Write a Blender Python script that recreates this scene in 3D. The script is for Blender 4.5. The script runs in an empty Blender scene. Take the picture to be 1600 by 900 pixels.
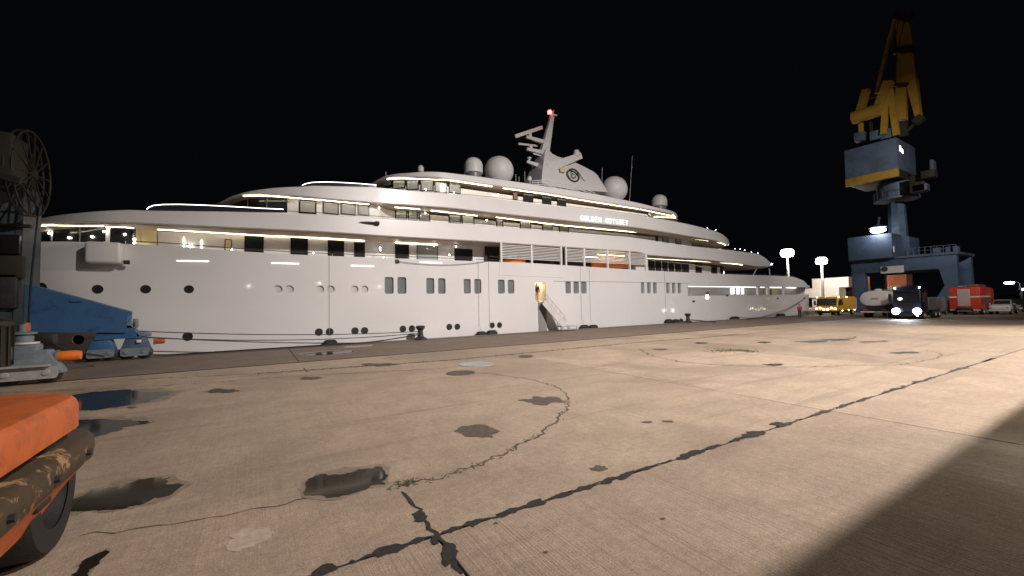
import bpy, bmesh, math, random
import numpy as np
from mathutils import Vector, Matrix
random.seed(7)
SC = bpy.context.scene
COL = SC.collection

# ------------------------------------------------------------------ camera
FP, CAMH, YAW, PITCH, ROLL = 650.0, 2.6, math.radians(31.5), .038, .020   # focal length in 1/1600 of the frame
_F = np.array([math.sin(YAW)*math.cos(PITCH), math.cos(YAW)*math.cos(PITCH), math.sin(PITCH)])
_R0 = np.array([math.cos(YAW), -math.sin(YAW), 0.0]); _U0 = np.cross(_R0, _F)
_R = _R0*math.cos(ROLL)-_U0*math.sin(ROLL); _U = _U0*math.cos(ROLL)+_R0*math.sin(ROLL)
_C = np.array([0, 0, CAMH])
cam = bpy.data.cameras.new('camera'); camo = bpy.data.objects.new('camera', cam); COL.objects.link(camo)
cam.sensor_width = 36; cam.lens = FP/1600*36; cam.clip_start = .05; cam.clip_end = 3000
camo.matrix_world = Matrix(((_R[0], _U[0], -_F[0], 0), (_R[1], _U[1], -_F[1], 0), (_R[2], _U[2], -_F[2], CAMH), (0, 0, 0, 1)))
SC.camera = camo

# ------------------------------------------------------------------ night sky, exposure
W = bpy.data.worlds.new('World'); SC.world = W; W.use_nodes = True
wn = W.node_tree.nodes; bg = wn['Background']
bg.inputs['Color'].default_value = (.55, .62, .85, 1); bg.inputs['Strength'].default_value = .0024
SC.view_settings.view_transform = 'Standard'; SC.view_settings.look = 'None'
SC.view_settings.exposure = 0; SC.view_settings.gamma = 1

# flood lamp of the port and two added fill lamps (each sits in the crown of a mast built at the end)
MAST = dict(soft=.4, pos=(22, -14, 28), aim=(25, 10.5, 0), energy=136000, size=108, blend=1.0, color=(1, .925, .875))
MAST_FILL = dict(pos=(70, 3, 18), aim=(20, 5, 0), energy=58000, size=64, blend=.8, color=(1, .80, .58))  # added fill lamp, lifts the shaded foreground
MAST_CRANE_FILL = dict(pos=(46, -14, 28), aim=(83, 24, 14), energy=64000, size=52, blend=.8, color=(1, .93, .86))  # added lamp that brightens the far crane and the lorries

# ------------------------------------------------------------------ picture geometry: from a point of the photo to a plane of the place
def ray(x, y): return _F+_R*((x-800)/FP)+_U*((450-y)/FP)
def onz(x, y, z=0.0):
    d = ray(x, y); return _C+d*((z-CAMH)/d[2])
def onv(x, y, v):
    d = ray(x, y); return _C+d*(v/d[1])
def onu(x, y, u):
    d = ray(x, y); return _C+d*(u/d[0])
def proj(p):
    q = np.array(p, float)-_C; w = q@_F
    return 800+FP*(q@_R)/w, 450-FP*(q@_U)/w
def depth(p): return float((np.array(p, float)-_C)@_F)
def zcol(u, y, py):
    q = np.array([u, y, -CAMH]); k = (450-py)/FP
    return (k*(q@_F)-(q@_U))/(_U[2]-k*_F[2])

# ------------------------------------------------------------------ materials
MATS = {}
def mat(name, col, rough=.5, metal=0, var=.0, vscale=3.0, bump=0.0, bscale=20.0, emit=0.0, ecol=None, spec=.5, coat=0.0):
    m = bpy.data.materials.new(name); m.use_nodes = True; nt = m.node_tree; n = nt.nodes; L = nt.links
    b = n['Principled BSDF']; b.inputs['Base Color'].default_value = (*col, 1); b.inputs['Roughness'].default_value = rough
    b.inputs['Metallic'].default_value = metal; b.inputs['Specular IOR Level'].default_value = spec
    b.inputs['Coat Weight'].default_value = coat
    if emit: b.inputs['Emission Color'].default_value = (*(ecol or col), 1); b.inputs['Emission Strength'].default_value = emit
    if var or bump:
        g = n.new('ShaderNodeNewGeometry')
    if var:
        t = n.new('ShaderNodeTexNoise'); t.inputs['Scale'].default_value = vscale; t.inputs['Detail'].default_value = 8; t.inputs['Roughness'].default_value = .62
        L.new(g.outputs['Position'], t.inputs['Vector'])
        r = n.new('ShaderNodeMapRange'); r.inputs['From Min'].default_value = .3; r.inputs['From Max'].default_value = .7
        r.inputs['To Min'].default_value = 1-var; r.inputs['To Max'].default_value = 1+var*.6
        L.new(t.outputs['Fac'], r.inputs['Value'])
        v = n.new('ShaderNodeVectorMath'); v.operation = 'SCALE'; v.inputs[0].default_value = col
        L.new(r.outputs['Result'], v.inputs['Scale']); L.new(v.outputs['Vector'], b.inputs['Base Color'])
        r2 = n.new('ShaderNodeMapRange'); r2.inputs['To Min'].default_value = max(.02, rough-.12); r2.inputs['To Max'].default_value = min(1, rough+.12)
        L.new(t.outputs['Fac'], r2.inputs['Value']); L.new(r2.outputs['Result'], b.inputs['Roughness'])
    if bump:
        t2 = n.new('ShaderNodeTexNoise'); t2.inputs['Scale'].default_value = bscale; t2.inputs['Detail'].default_value = 6
        L.new(g.outputs['Position'], t2.inputs['Vector'])
        bp = n.new('ShaderNodeBump'); bp.inputs['Strength'].default_value = bump; bp.inputs['Distance'].default_value = .02
        L.new(t2.outputs['Fac'], bp.inputs['Height']); L.new(bp.outputs['Normal'], b.inputs['Normal'])
    MATS[name] = m; return m

def concrete(name, base, dark, stain, brush=1.0):
    m = bpy.data.materials.new(name); m.use_nodes = True; nt = m.node_tree; n = nt.nodes; L = nt.links
    b = n['Principled BSDF']; b.inputs['Specular IOR Level'].default_value = .3
    g = n.new('ShaderNodeNewGeometry')
    def noise(sc, det=8, ro=.6, vec=None, dist=0):
        t = n.new('ShaderNodeTexNoise'); t.inputs['Scale'].default_value = sc; t.inputs['Detail'].default_value = det
        t.inputs['Roughness'].default_value = ro; t.inputs['Distortion'].default_value = dist
        L.new(vec or g.outputs['Position'], t.inputs['Vector']); return t.outputs['Fac']
    def rng(v, a, c, lo, hi):
        r = n.new('ShaderNodeMapRange'); r.inputs['From Min'].default_value = a; r.inputs['From Max'].default_value = c
        r.inputs['To Min'].default_value = lo; r.inputs['To Max'].default_value = hi; r.interpolation_type = 'SMOOTHSTEP'; L.new(v, r.inputs['Value']); return r.outputs['Result']
    def mix(fac, a, c):
        x = n.new('ShaderNodeMix'); x.data_type = 'RGBA'
        L.new(fac, x.inputs['Factor'])
        for s, val in ((x.inputs[6], a), (x.inputs[7], c)):
            if isinstance(val, tuple): s.default_value = (*val, 1)
            else: L.new(val, s)
        return x.outputs[2]
    def mul(a, c):
        x = n.new('ShaderNodeMath'); x.operation = 'MULTIPLY'; L.new(a, x.inputs[0]); L.new(c, x.inputs[1]); return x.outputs[0]
    big = noise(.16, 6, .62, dist=.6); mid = noise(.9, 8, .65, dist=.4); fine = noise(9, 8, .7); grit = noise(48, 6, .8)
    c = mix(rng(mid, .36, .64, 0, 1), base, tuple(x*.84 for x in base))
    c = mix(rng(big, .46, .66, 0, .85), c, stain)
    sp = noise(2.6, 9, .72, dist=1.2)
    c = mix(rng(sp, .58, .74, 0, .38), c, dark)
    c = mix(rng(noise(1.7, 8, .7), .62, .72, 0, .5), c, tuple(min(1, x*1.22) for x in base))
    c = mix(rng(noise(24, 3, .8), .60, .72, 0, .45), c, tuple(min(1, x*1.4) for x in base))
    c = mix(rng(noise(14, 5, .75), .60, .70, 0, .45), c, dark)
    mp3 = n.new('ShaderNodeMapping'); mp3.inputs['Rotation'].default_value = (0, 0, .35); mp3.inputs['Scale'].default_value = (.10, 1.6, 1); L.new(g.outputs['Position'], mp3.inputs['Vector'])
    c = mix(rng(noise(1.0, 4, .55, mp3.outputs['Vector'], .3), .55, .70, 0, .5), c, tuple(x*.85 for x in stain))
    # streaks left by the broom, running towards the ship
    mp = n.new('ShaderNodeMapping'); mp.inputs['Scale'].default_value = (34, .22, 1); L.new(g.outputs['Position'], mp.inputs['Vector'])
    st = noise(1.0, 5, .6, mp.outputs['Vector'])
    mp2 = n.new('ShaderNodeMapping'); mp2.inputs['Scale'].default_value = (.25, 2.2, 1); L.new(g.outputs['Position'], mp2.inputs['Vector'])
    st2 = noise(1.0, 5, .6, mp2.outputs['Vector'])
    c = mix(rng(st, .50, .64, 0, .22*brush), c, tuple(x*.58 for x in base))
    c = mix(rng(st2, .55, .75, 0, .35), c, tuple(x*.7 for x in stain))
    s1 = rng(fine, .3, .7, .86, 1.12); s2 = rng(grit, .3, .7, .62, 1.32)
    v = n.new('ShaderNodeVectorMath'); v.operation = 'SCALE'; L.new(c, v.inputs[0])
    oi = n.new('ShaderNodeObjectInfo'); L.new(mul(mul(s1, s2), rng(oi.outputs['Random'], 0, 1, .90, 1.07)), v.inputs['Scale'])
    L.new(v.outputs['Vector'], b.inputs['Base Color'])
    L.new(rng(big, .4, .65, .85, .6), b.inputs['Roughness'])
    sb = n.new('ShaderNodeMath'); sb.operation = 'MULTIPLY_ADD'; L.new(st, sb.inputs[0]); sb.inputs[1].default_value = max(0, brush-1)*1.6; L.new(mul(fine, st), sb.inputs[2])
    add = n.new('ShaderNodeMath'); add.operation = 'ADD'; L.new(sb.outputs[0], add.inputs[0]); L.new(grit, add.inputs[1])
    bp = n.new('ShaderNodeBump'); bp.inputs['Strength'].default_value = .55; bp.inputs['Distance'].default_value = .012
    L.new(add.outputs[0], bp.inputs['Height']); L.new(bp.outputs['Normal'], b.inputs['Normal'])
    MATS[name] = m; return m

def worn_paint(name, paint, under, thr=.58, rough=.45, scale=3.0):
    m = bpy.data.materials.new(name); m.use_nodes = True; nt = m.node_tree; n = nt.nodes; L = nt.links
    b = n['Principled BSDF']; g = n.new('ShaderNodeNewGeometry')
    t = n.new('ShaderNodeTexNoise'); t.inputs['Scale'].default_value = scale; t.inputs['Detail'].default_value = 10; t.inputs['Roughness'].default_value = .72; t.inputs['Distortion'].default_value = .5
    L.new(g.outputs['Position'], t.inputs['Vector'])
    r = n.new('ShaderNodeValToRGB'); r.color_ramp.elements[0].position = thr-.12; r.color_ramp.elements[0].color = (*paint, 1)
    r.color_ramp.elements[1].position = thr+.05; r.color_ramp.elements[1].color = (*under, 1)
    e = r.color_ramp.elements.new(thr-.01); e.color = (*(p*.75 for p in paint), 1)
    L.new(t.outputs['Fac'], r.inputs['Fac']); L.new(r.outputs['Color'], b.inputs['Base Color'])
    b.inputs['Roughness'].default_value = rough
    bp = n.new('ShaderNodeBump'); bp.inputs['Strength'].default_value = .3; bp.inputs['Distance'].default_value = .01
    L.new(t.outputs['Fac'], bp.inputs['Height']); L.new(bp.outputs['Normal'], b.inputs['Normal'])
    MATS[name] = m; return m

concrete('concrete', (.43, .335, .255), (.19, .148, .112), (.275, .213, .162))
concrete('concrete_brushed', (.415, .318, .243), (.18, .138, .107), (.27, .205, .155), 2.2)
concrete('apron', (.225, .17, .132), (.11, .085, .066), (.165, .128, .10), .4)
mat('joint', (.035, .03, .025), .9, var=.4, vscale=6)
mat('tar', (.030, .027, .025), .55, var=.45, vscale=9, bump=.5, bscale=40)
mat('mud', (.115, .088, .068), .85, var=.5, vscale=8, bump=.6, bscale=30)
mat('puddle', (.022, .018, .013), .07, spec=.05)
mat('damp', (.035, .03, .025), .5, var=.3, vscale=5)
mat('wet_edge', (.255, .197, .153), .6, var=.3, vscale=7)
mat('pale_patch', (.48, .385, .31), .85, var=.25, vscale=9)
mat('weed', (.10, .105, .04), .8, var=.4)
mat('water', (.006, .010, .014), .08, bump=.35, bscale=1.2)
mat('ship_white', (.66, .642, .642), .36, var=.05, vscale=.22, bump=.012, bscale=.9, coat=.5)
MATS['ship_white'].node_tree.nodes['Principled BSDF'].inputs['Coat Roughness'].default_value = .05
mat('port_cover', (.52, .50, .49), .45)  # grey cover; shade inside the recess is put into its colour
mat('ship_wall', (.70, .68, .66), .4, var=.04, vscale=.8)
mat('soffit', (.40, .32, .235), .55, var=.06)  # white lining; shade and golden lamp glow put into this brown
mat('ship_teak', (.22, .13, .07), .6, var=.3)
mat('frame_black', (.012, .012, .013), .25)
mat('glass_dark', (.026, .027, .028), .06, var=.1)
mat('glass_blind', (.36, .36, .355), .12, var=.12, vscale=1.2, coat=.6)
mat('glass_grey', (.52, .55, .54), .12, var=.10, vscale=1.0, coat=.6)
mat('glass_teal', (.17, .19, .19), .10, var=.15, vscale=.9, coat=.6)
mat('rail_dark', (.05, .04, .035), .35)
mat('rail_steel', (.55, .55, .56), .3, metal=.2)
mat('strip_warm', (1, .88, .58), .5, emit=8.5, ecol=(1, .88, .62))
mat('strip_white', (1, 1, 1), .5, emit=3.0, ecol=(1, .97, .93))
mat('lamp_warm', (1, .8, .5), .5, emit=11, ecol=(1, .72, .36))
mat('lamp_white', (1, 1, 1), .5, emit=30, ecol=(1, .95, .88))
mat('lamp_flood', (1, 1, 1), .5, emit=60, ecol=(1, .93, .84))
mat('lamp_mast', (1, 1, 1), .5, emit=22, ecol=(1, .94, .86))
mat('lamp_blue', (1, 1, 1), .5, emit=22, ecol=(.80, .88, 1))
mat('lamp_red', (1, .05, .04), .5, emit=25, ecol=(1, .035, .03))
mat('lamp_amber', (1, .6, .25), .5, emit=6, ecol=(1, .68, .35))
mat('pane_lit', (1, 1, 1), .3, emit=2.0, ecol=(1, .98, .95))
mat('letter_lit', (.9, .9, .9), .3, emit=.7, ecol=(1, .98, .95))
mat('amber_glow', (.55, .46, .28), .4, emit=.05, ecol=(1, .75, .25))
mat('radome', (.62, .61, .60), .5, var=.05, vscale=1.5)
mat('emblem', (.05, .042, .032), .4)
mat('orange_boat', (.80, .24, .03), .4, var=.1)
mat('rubber', (.012, .012, .012), .75, var=.3, vscale=12, bump=.4, bscale=60)
mat('rope', (.018, .016, .015), .85, bump=.5, bscale=90)
mat('iron', (.028, .026, .028), .55, var=.4, vscale=10, bump=.3)
mat('galv', (.40, .40, .40), .5, metal=.15, var=.2, vscale=4)
mat('grey_paint', (.17, .20, .23), .5, var=.25, vscale=5)
mat('rib_grey', (.32, .31, .30), .6, var=.15)
worn_paint('crane_blue', (.035, .105, .235), (.022, .045, .09), .62, .5, 1.4)
worn_paint('crane_grey', (.052, .068, .078), (.035, .035, .028), .60, .55, 1.3)
worn_paint('crane_steel', (.065, .105, .18), (.04, .05, .065), .60, .55, .5)
worn_paint('crane_slate', (.085, .12, .185), (.075, .08, .095), .57, .6, .45)
worn_paint('crane_yellow', (.38, .22, .03), (.17, .10, .03), .62, .5, .6)
mat('olive', (.022, .020, .012), .7, var=.3)
worn_paint('forklift_orange', (.52, .115, .022), (.28, .11, .045), .60, .55, 3.2)
worn_paint('bumper_rust', (.06, .038, .022), (.33, .20, .09), .56, .75, 4.2)
mat('black_paint', (.015, .014, .013), .5, var=.3)
worn_paint('truck_yellow', (.60, .33, .03), (.32, .17, .03), .75, .4, 1.0)
mat('truck_white', (.66, .62, .60), .45, var=.12, vscale=1.4)
mat('truck_blue', (.008, .012, .036), .35, var=.15, vscale=2)
mat('van_grey', (.16, .165, .17), .4, var=.2)
mat('fire_red', (.55, .045, .025), .4, var=.15)
mat('shutter', (.46, .38, .36), .5, var=.08)
mat('cont_white', (.70, .64, .58), .5, var=.15, vscale=.6)
mat('cont_brown', (.19, .075, .045), .55, var=.3, vscale=.6)
mat('cont_orange', (.42, .12, .045), .55, var=.25, vscale=.6)
mat('cont_tan', (.42, .30, .14), .55, var=.25, vscale=.6)
mat('pole', (.42, .42, .42), .5, metal=.3, var=.1)
mat('skin', (.42, .25, .17), .55)
mat('cloth_dark', (.02, .02, .022), .85)
mat('cloth_khaki', (.36, .26, .16), .85)
mat('cloth_red', (.45, .035, .035), .8)
mat('cloth_navy', (.02, .025, .045), .85)
mat('hair', (.012, .009, .007), .7)
mat('cladding', (.25, .25, .25), .6, var=.15)
mat('board_white', (.62, .62, .58), .5, var=.1)

# ------------------------------------------------------------------ mesh helpers
class MB:
    def __init__(s): s.bm = bmesh.new()
    def quad(s, pts):
        s.bm.faces.new([s.bm.verts.new(p) for p in pts])
    def box(s, x0, x1, y0, y1, z0, z1, bev=0.0, seg=2):
        c = [(x0, y0, z0), (x1, y0, z0), (x1, y1, z0), (x0, y1, z0), (x0, y0, z1), (x1, y0, z1), (x1, y1, z1), (x0, y1, z1)]
        return s.hexa(c, bev, seg)
    def hexa(s, c, bev=0.0, seg=2):
        v = [s.bm.verts.new(p) for p in c]
        fs = [s.bm.faces.new([v[i] for i in q]) for q in ((3, 2, 1, 0), (4, 5, 6, 7), (0, 1, 5, 4), (1, 2, 6, 5), (2, 3, 7, 6), (3, 0, 4, 7))]
        if bev:
            es = {e for f in fs for e in f.edges}
            bmesh.ops.bevel(s.bm, geom=list(es), offset=bev, segments=seg, profile=.5, affect='EDGES')
        return s
    def bar(s, p, q, w, h=None, up=(0, 0, 1), w2=None, h2=None):
        h = h or w; w2 = w2 or w; h2 = h2 or h
        p = Vector(p); q = Vector(q); d = (q-p).normalized(); u = Vector(up)
        if abs(d.dot(u)) > .98: u = Vector((1, 0, 0))
        a = d.cross(u).normalized(); b = a.cross(d).normalized()
        c = [p-a*w/2-b*h/2, p+a*w/2-b*h/2, p+a*w/2+b*h/2, p-a*w/2+b*h/2, q-a*w2/2-b*h2/2, q+a*w2/2-b*h2/2, q+a*w2/2+b*h2/2, q-a*w2/2+b*h2/2]
        return s.hexa(c)
    def tube(s, pts, r, n=8, closed=False, r2=None):
        pts = [Vector(p) for p in pts]; N = len(pts); rings = []
        ref = Vector((0, 0, 1))
        for i, p in enumerate(pts):
            if closed: d = pts[(i+1) % N]-pts[i-1]
            else: d = pts[min(i+1, N-1)]-pts[max(i-1, 0)]
            d.normalize(); u = ref if abs(d.dot(ref)) < .95 else Vector((1, 0, 0))
            a = d.cross(u).normalized(); b = a.cross(d).normalized()
            rr = r if r2 is None else r+(r2-r)*i/(N-1)
            rings.append([s.bm.verts.new(p+a*math.cos(k*2*math.pi/n)*rr+b*math.sin(k*2*math.pi/n)*rr) for k in range(n)])
        for i in range(N if closed else N-1):
            A, B = rings[i], rings[(i+1) % N]
            for k in range(n):
                s.bm.faces.new([A[k], A[(k+1) % n], B[(k+1) % n], B[k]])
        if not closed:
            s.bm.faces.new(rings[0][::-1]); s.bm.faces.new(rings[-1])
        return s
    def lathe(s, prof, c=(0, 0, 0), axis='z', n=24):
        def P(r, h, a):
            ca, sa = r*math.cos(a), r*math.sin(a)
            v = {'z': (ca, sa, h), 'x': (h, ca, sa), 'y': (sa, h, ca)}[axis]
            return (v[0]+c[0], v[1]+c[1], v[2]+c[2])
        rings = []
        for r, h in prof:
            if r < 1e-6: rings.append([s.bm.verts.new(P(0, h, 0))])
            else: rings.append([s.bm.verts.new(P(r, h, k*2*math.pi/n)) for k in range(n)])
        for A, B in zip(rings, rings[1:]):
            for k in range(n):
                k2 = (k+1) % n
                if len(A) == 1 and len(B) == 1: continue
                if len(A) == 1: s.bm.faces.new([A[0], B[k2], B[k]])
                elif len(B) == 1: s.bm.faces.new([A[k], A[k2], B[0]])
                else: s.bm.faces.new([A[k], A[k2], B[k2], B[k]])
        return s
    def prism(s, poly, fn, d0, d1):
        a = [s.bm.verts.new(fn(p[0], p[1], d0)) for p in poly]; b = [s.bm.verts.new(fn(p[0], p[1], d1)) for p in poly]
        s.bm.faces.new(a[::-1]); s.bm.faces.new(b)
        n = len(poly)
        for i in range(n): s.bm.faces.new([a[i], a[(i+1) % n], b[(i+1) % n], b[i]])
        return s
    def loft(s, rings, closed=True, cap=True):
        R = [[s.bm.verts.new(p) for p in r] for r in rings]; n = len(R[0])
        for A, B in zip(R, R[1:]):
            for k in range(n if closed else n-1): s.bm.faces.new([A[k], A[(k+1) % n], B[(k+1) % n], B[k]])
        if cap: s.bm.faces.new(R[0][::-1]); s.bm.faces.new(R[-1])
        return s
    def sphere(s, c, r, sx=1, sy=1, sz=1, n=20, m=12):
        pr = [(r*math.sin(math.pi*i/m), -r*math.cos(math.pi*i/m)) for i in range(m+1)]
        v0 = len(s.bm.verts); s.lathe(pr, (0, 0, 0), 'z', n); s.bm.verts.ensure_lookup_table()
        for v in list(s.bm.verts)[v0:]: v.co = Vector((v.co.x*sx+c[0], v.co.y*sy+c[1], v.co.z*sz+c[2]))
        return s

def finish(me, sharp=35):
    if len(me.polygons):
        me.polygons.foreach_set('use_smooth', [True]*len(me.polygons))
        me.set_sharp_from_angle(angle=math.radians(sharp))
    return me
ORG = {}
def origin(o): return ORG.get(o.name, Vector((0, 0, 0)))
def part(name, mb, m, parent=None, label=None, kind=None, sharp=35, mesh=None):
    """one mesh object; geometry is given in the frame of the place (or of its thing when the thing was made with local=True)"""
    if mesh is None:
        bm = mb.bm
        bmesh.ops.recalc_face_normals(bm, faces=list(bm.faces))
        off = origin(parent) if parent else Vector((0, 0, 0))
        if off.length: bmesh.ops.translate(bm, verts=list(bm.verts), vec=-off)
        mesh = bpy.data.meshes.new(name); bm.to_mesh(mesh); bm.free(); finish(mesh, sharp)
    if not mesh.materials: mesh.materials.append(MATS[m])
    o = bpy.data.objects.new(name, mesh); COL.objects.link(o)
    if parent: o.parent = parent; ORG[o.name] = origin(parent)
    if label: o['label'] = label
    if kind: o['kind'] = kind
    return o
def thing(name, label, cat, loc=(0, 0, 0), rz=0.0, group=None, local=False):
    o = bpy.data.objects.new(name, None); COL.objects.link(o); o.empty_display_size = .3
    o.location = loc; o.rotation_euler = (0, 0, rz); o['label'] = label; o['category'] = cat
    if group: o['group'] = group
    ORG[o.name] = Vector((0, 0, 0)) if local else Vector(loc)
    return o
def tag(o, label, cat, group=None):
    o['label'] = label; o['category'] = cat
    if group: o['group'] = group
    return o
def dup(root, loc, rz, label, group=None):
    r = root.copy(); COL.objects.link(r); r.location = loc; r.rotation_euler = (0, 0, rz); r['label'] = label
    if group: r['group'] = group
    for ch in list(root.children):
        c = ch.copy(); COL.objects.link(c); c.parent = r
        for g in ch.children:
            d = g.copy(); COL.objects.link(d); d.parent = c
    return r
def wheel(parent, x, y, r, w, rim='galv', side=1):
    t = part('tyre', MB().lathe([(r*.58, -w/2), (r*.93, -w/2), (r, -w*.36), (r, w*.36), (r*.93, w/2), (r*.58, w/2)], (x, y, r), 'y', 28), 'rubber', parent)
    part('rim', MB().lathe([(0, side*w*.30), (r*.14, side*w*.34), (r*.2, side*w*.22), (r*.5, side*w*.16), (r*.60, side*w*.47), (r*.60, -side*w*.4), (0, -side*w*.4)], (x, y, r), 'y', 24), rim, t)
    return t

# ------------------------------------------------------------------ the quay, the water
YQ, YS = 31.7, 32.5           # edge of the quay, side of the ship
YC = YS+6.5                   # middle line of the ship
def sheet(name, x0, x1, y0, y1, z, m, kind='structure'):
    mb = MB(); mb.quad([(x0, y0, z), (x1, y0, z), (x1, y1, z), (x0, y1, z)]); return part(name, mb, m, kind=kind)
mb = MB()
mb.quad([(-600, -600, -.04), (1500, -600, -.04), (1500, YQ, -.04), (-600, YQ, -.04)])
mb.quad([(92, YQ, -.04), (1500, YQ, -.04), (1500, 1500, -.04), (92, 1500, -.04)])
mb.quad([(-600, YQ, -.04), (92, YQ, -.04), (92, YQ, -6), (-600, YQ, -6)])
mb.quad([(92, YQ, -.04), (92, 1500, -.04), (92, 1500, -6), (92, YQ, -6)])
ground = part('quay_ground', mb, 'concrete', kind='structure')
sheet('water', -600, 92, YQ-.5, 1500, -2.3, 'water')
bed = MB(); bed.quad([(-70, -14, -.032), (150, -14, -.032), (150, YQ-.02, -.032), (-70, YQ-.02, -.032)])
part('joint_bed', bed, 'joint', kind='structure')
G = .022
def sy(x, y): return y+.03-(.0115 if y < 5 else .0205)*(x-6)*min(1, max(0, (YQ-y)/11.4))-(.03 if y > 30 else 0)      # the old joints are not quite square to the quay edge
def slab(x0, x1, y0, y1, m='concrete', g=G):
    h = .028
    gx = min(g, .015)
    b = MB(); c = [(x0+gx, y0+g), (x1-gx, y0+g), (x1-gx, y1-g), (x0+gx, y1-g)]
    b.hexa([(x, sy(x, y), -h) for x, y in c]+[(x, sy(x, y), 0) for x, y in c], .006, 1); part('slab', b, m, ground)
J0 = 1.73
for k in range(-4, 11):
    slab(J0+9.5*k, J0+9.5*(k+1), -8, 4.5, 'concrete_brushed')
xs = [-45.8, -26.8, -7.8, 11.2, 20.7, 30.2, 39.7, 49.2, 58.7, 68.2, 77.7, 87.2, 96.7, 106.2]
for a, b in zip(xs, xs[1:]):
    if a == -26.8: slab(a, 11.2, 4.5, 18.55)
    elif a == -7.8: pass
    else: slab(a, b, 4.5, 18.55, g=.012)
for k in range(-2, 6): slab(J0+19*k, J0+19*(k+1), 18.55, 20.3, g=.05)
for k in range(-2, 6): slab(J0+19*k+4, J0+19*(k+1)+4, 20.3, 22.33, g=.06)
for k in range(-2, 6): slab(J0+19*k, J0+19*(k+1), 22.48, 30.36, 'apron', .06)
for k in range(-8, 22): slab(J0+4.75*k, J0+4.75*(k+1), 30.5, YQ, 'apron', .012)
for y in (22.41, 30.43):
    b = MB(); b.bar((-70, sy(-70, y), -.01), (150, sy(150, y), -.01), .07, .044)
    part('crane_rail', b, 'iron', kind='structure')

def jag(pts, sub=5, jit=.05, seed=1):
    rnd = random.Random(seed); P = [np.array(p[:2]) for p in pts]
    for lvl in range(4):
        Q = []
        for i, p in enumerate(P):
            q = P[(i+1) % len(P)]; d = q-p; L = np.linalg.norm(d)
            Q.append(p)
            if L > .05:
                Q.append((p+q)/2+np.array([-d[1], d[0]])*rnd.gauss(0, .13)*min(1, jit/.02))
        P = Q
    return P
def blob(name, px, m, z=.005, jit=.03, seed=1):
    pts = [onz(*p)[:2] for p in px]
    b = MB(); vs = [b.bm.verts.new((p[0], p[1], z)) for p in jag(pts, 5, jit, seed)]
    f = b.bm.faces.new(vs); bmesh.ops.triangulate(b.bm, faces=[f], ngon_method='EAR_CLIP')
    return part(name, b, m, kind='structure')
def puddle(px, seed, m='puddle', margin=1.10):
    c = np.mean(np.array(px, float), 0)
    blob('damp_margin', [tuple(c+(np.array(p)-c)*np.array([margin, margin*1.06])) for p in px], 'wet_edge', .0036, .02, seed+300)
    return blob('puddle', px, m, .005, .02, seed)
def strip(name, px, w, m, z=.004, jit=.02, seed=1, step=.12):
    """an irregular narrow line along the ground through points of the photo"""
    rnd = random.Random(seed); P = [onz(*p)[:2] for p in px]; pts = []
    for a, b in zip(P, P[1:]):
        L = np.linalg.norm(b-a); k = max(1, min(200, int(L/step)))
        pts += [a+(b-a)*j/k for j in range(k)]
    pts.append(P[-1]); mb = MB(); prev = None
    for i, p in enumerate(pts):
        d = pts[min(i+1, len(pts)-1)]-pts[max(i-1, 0)]; d = d/np.linalg.norm(d); nrm = np.array([-d[1], d[0]])
        ww = w*(.35+1.1*rnd.random()); c = p+nrm*rnd.gauss(0, jit)
        a = mb.bm.verts.new((*(c+nrm*ww/2), z)); b = mb.bm.verts.new((*(c-nrm*ww/2), z))
        if prev: mb.bm.faces.new([prev[0], a, b, prev[1]])
        prev = (a, b)
    return part(name, mb, m, kind='structure')

# standing water and damp hollows
puddle([(110, 618), (150, 612), (215, 610), (262, 612), (266, 617), (235, 628), (180, 637), (120, 641), (95, 636)], 3, 'puddle')
puddle([(110, 656), (165, 655), (232, 658), (236, 661), (190, 668), (150, 683), (115, 690)], 4, 'puddle')
puddle([(100, 784), (150, 765), (215, 750), (268, 746), (288, 757), (270, 772), (225, 788), (160, 798), (105, 800)], 5, 'puddle')
puddle([(480, 752), (500, 741), (560, 733), (594, 729), (602, 738), (598, 752), (603, 757), (560, 769), (510, 779), (478, 775), (477, 765)], 6, 'puddle')
puddle([(110, 905), (128, 878), (165, 860), (172, 862), (150, 885), (135, 905)], 7, 'puddle')
puddle([(470, 552), (500, 549), (548, 548), (552, 550), (520, 554), (480, 555)], 8, 'puddle')
puddle([(540, 541), (580, 539), (583, 540.5), (550, 543)], 9, 'puddle')
puddle([(1238, 533), (1275, 531), (1296, 529), (1293, 534), (1270, 536)], 10, 'damp')
puddle([(1297, 530), (1335, 526), (1333, 529), (1300, 534)], 11, 'damp')
puddle([(1343, 534), (1383, 532), (1386, 533.5), (1350, 536)], 12, 'damp')
puddle([(1388, 551), (1425, 549), (1432, 552), (1400, 554)], 13, 'damp')
for i, (x, y, w, h, m) in enumerate([(848, 626, 70, 14, 'mud'), (750, 674, 80, 20, 'mud'), (485, 591, 44, 6, 'mud'), (822, 557, 32, 5, 'mud'), (1453 - 410, 659, 22, 4, 'mud'), (1011, 660, 22, 4, 'mud'),
                                     (345, 611, 56, 7, 'damp'), (205, 637, 20, 3, 'mud'), (1210, 570, 34, 4, 'damp'), (1215, 663, 26, 7, 'tar'), (775, 818, 8, 3, 'mud'), (1036, 811, 9, 4, 'mud'), (853, 863, 9, 4, 'mud'), (936, 732, 28, 9, 'mud'), (592, 570, 60, 5, 'mud'), (1032, 546, 26, 3, 'mud'), (1095, 536, 24, 2.5, 'damp'), (1195, 535, 22, 2.5, 'damp')]):
    rnd = random.Random(40+i); pts = []
    for k in range(16):
        a = 2*math.pi*k/16; r = .62+.55*rnd.random()
        pts.append((x+w/2*r*math.cos(a), y+h/2*r*math.sin(a)))
    blob('worn_patch', pts, m, .0045+.0002*i, .022, 60+i)
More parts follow.
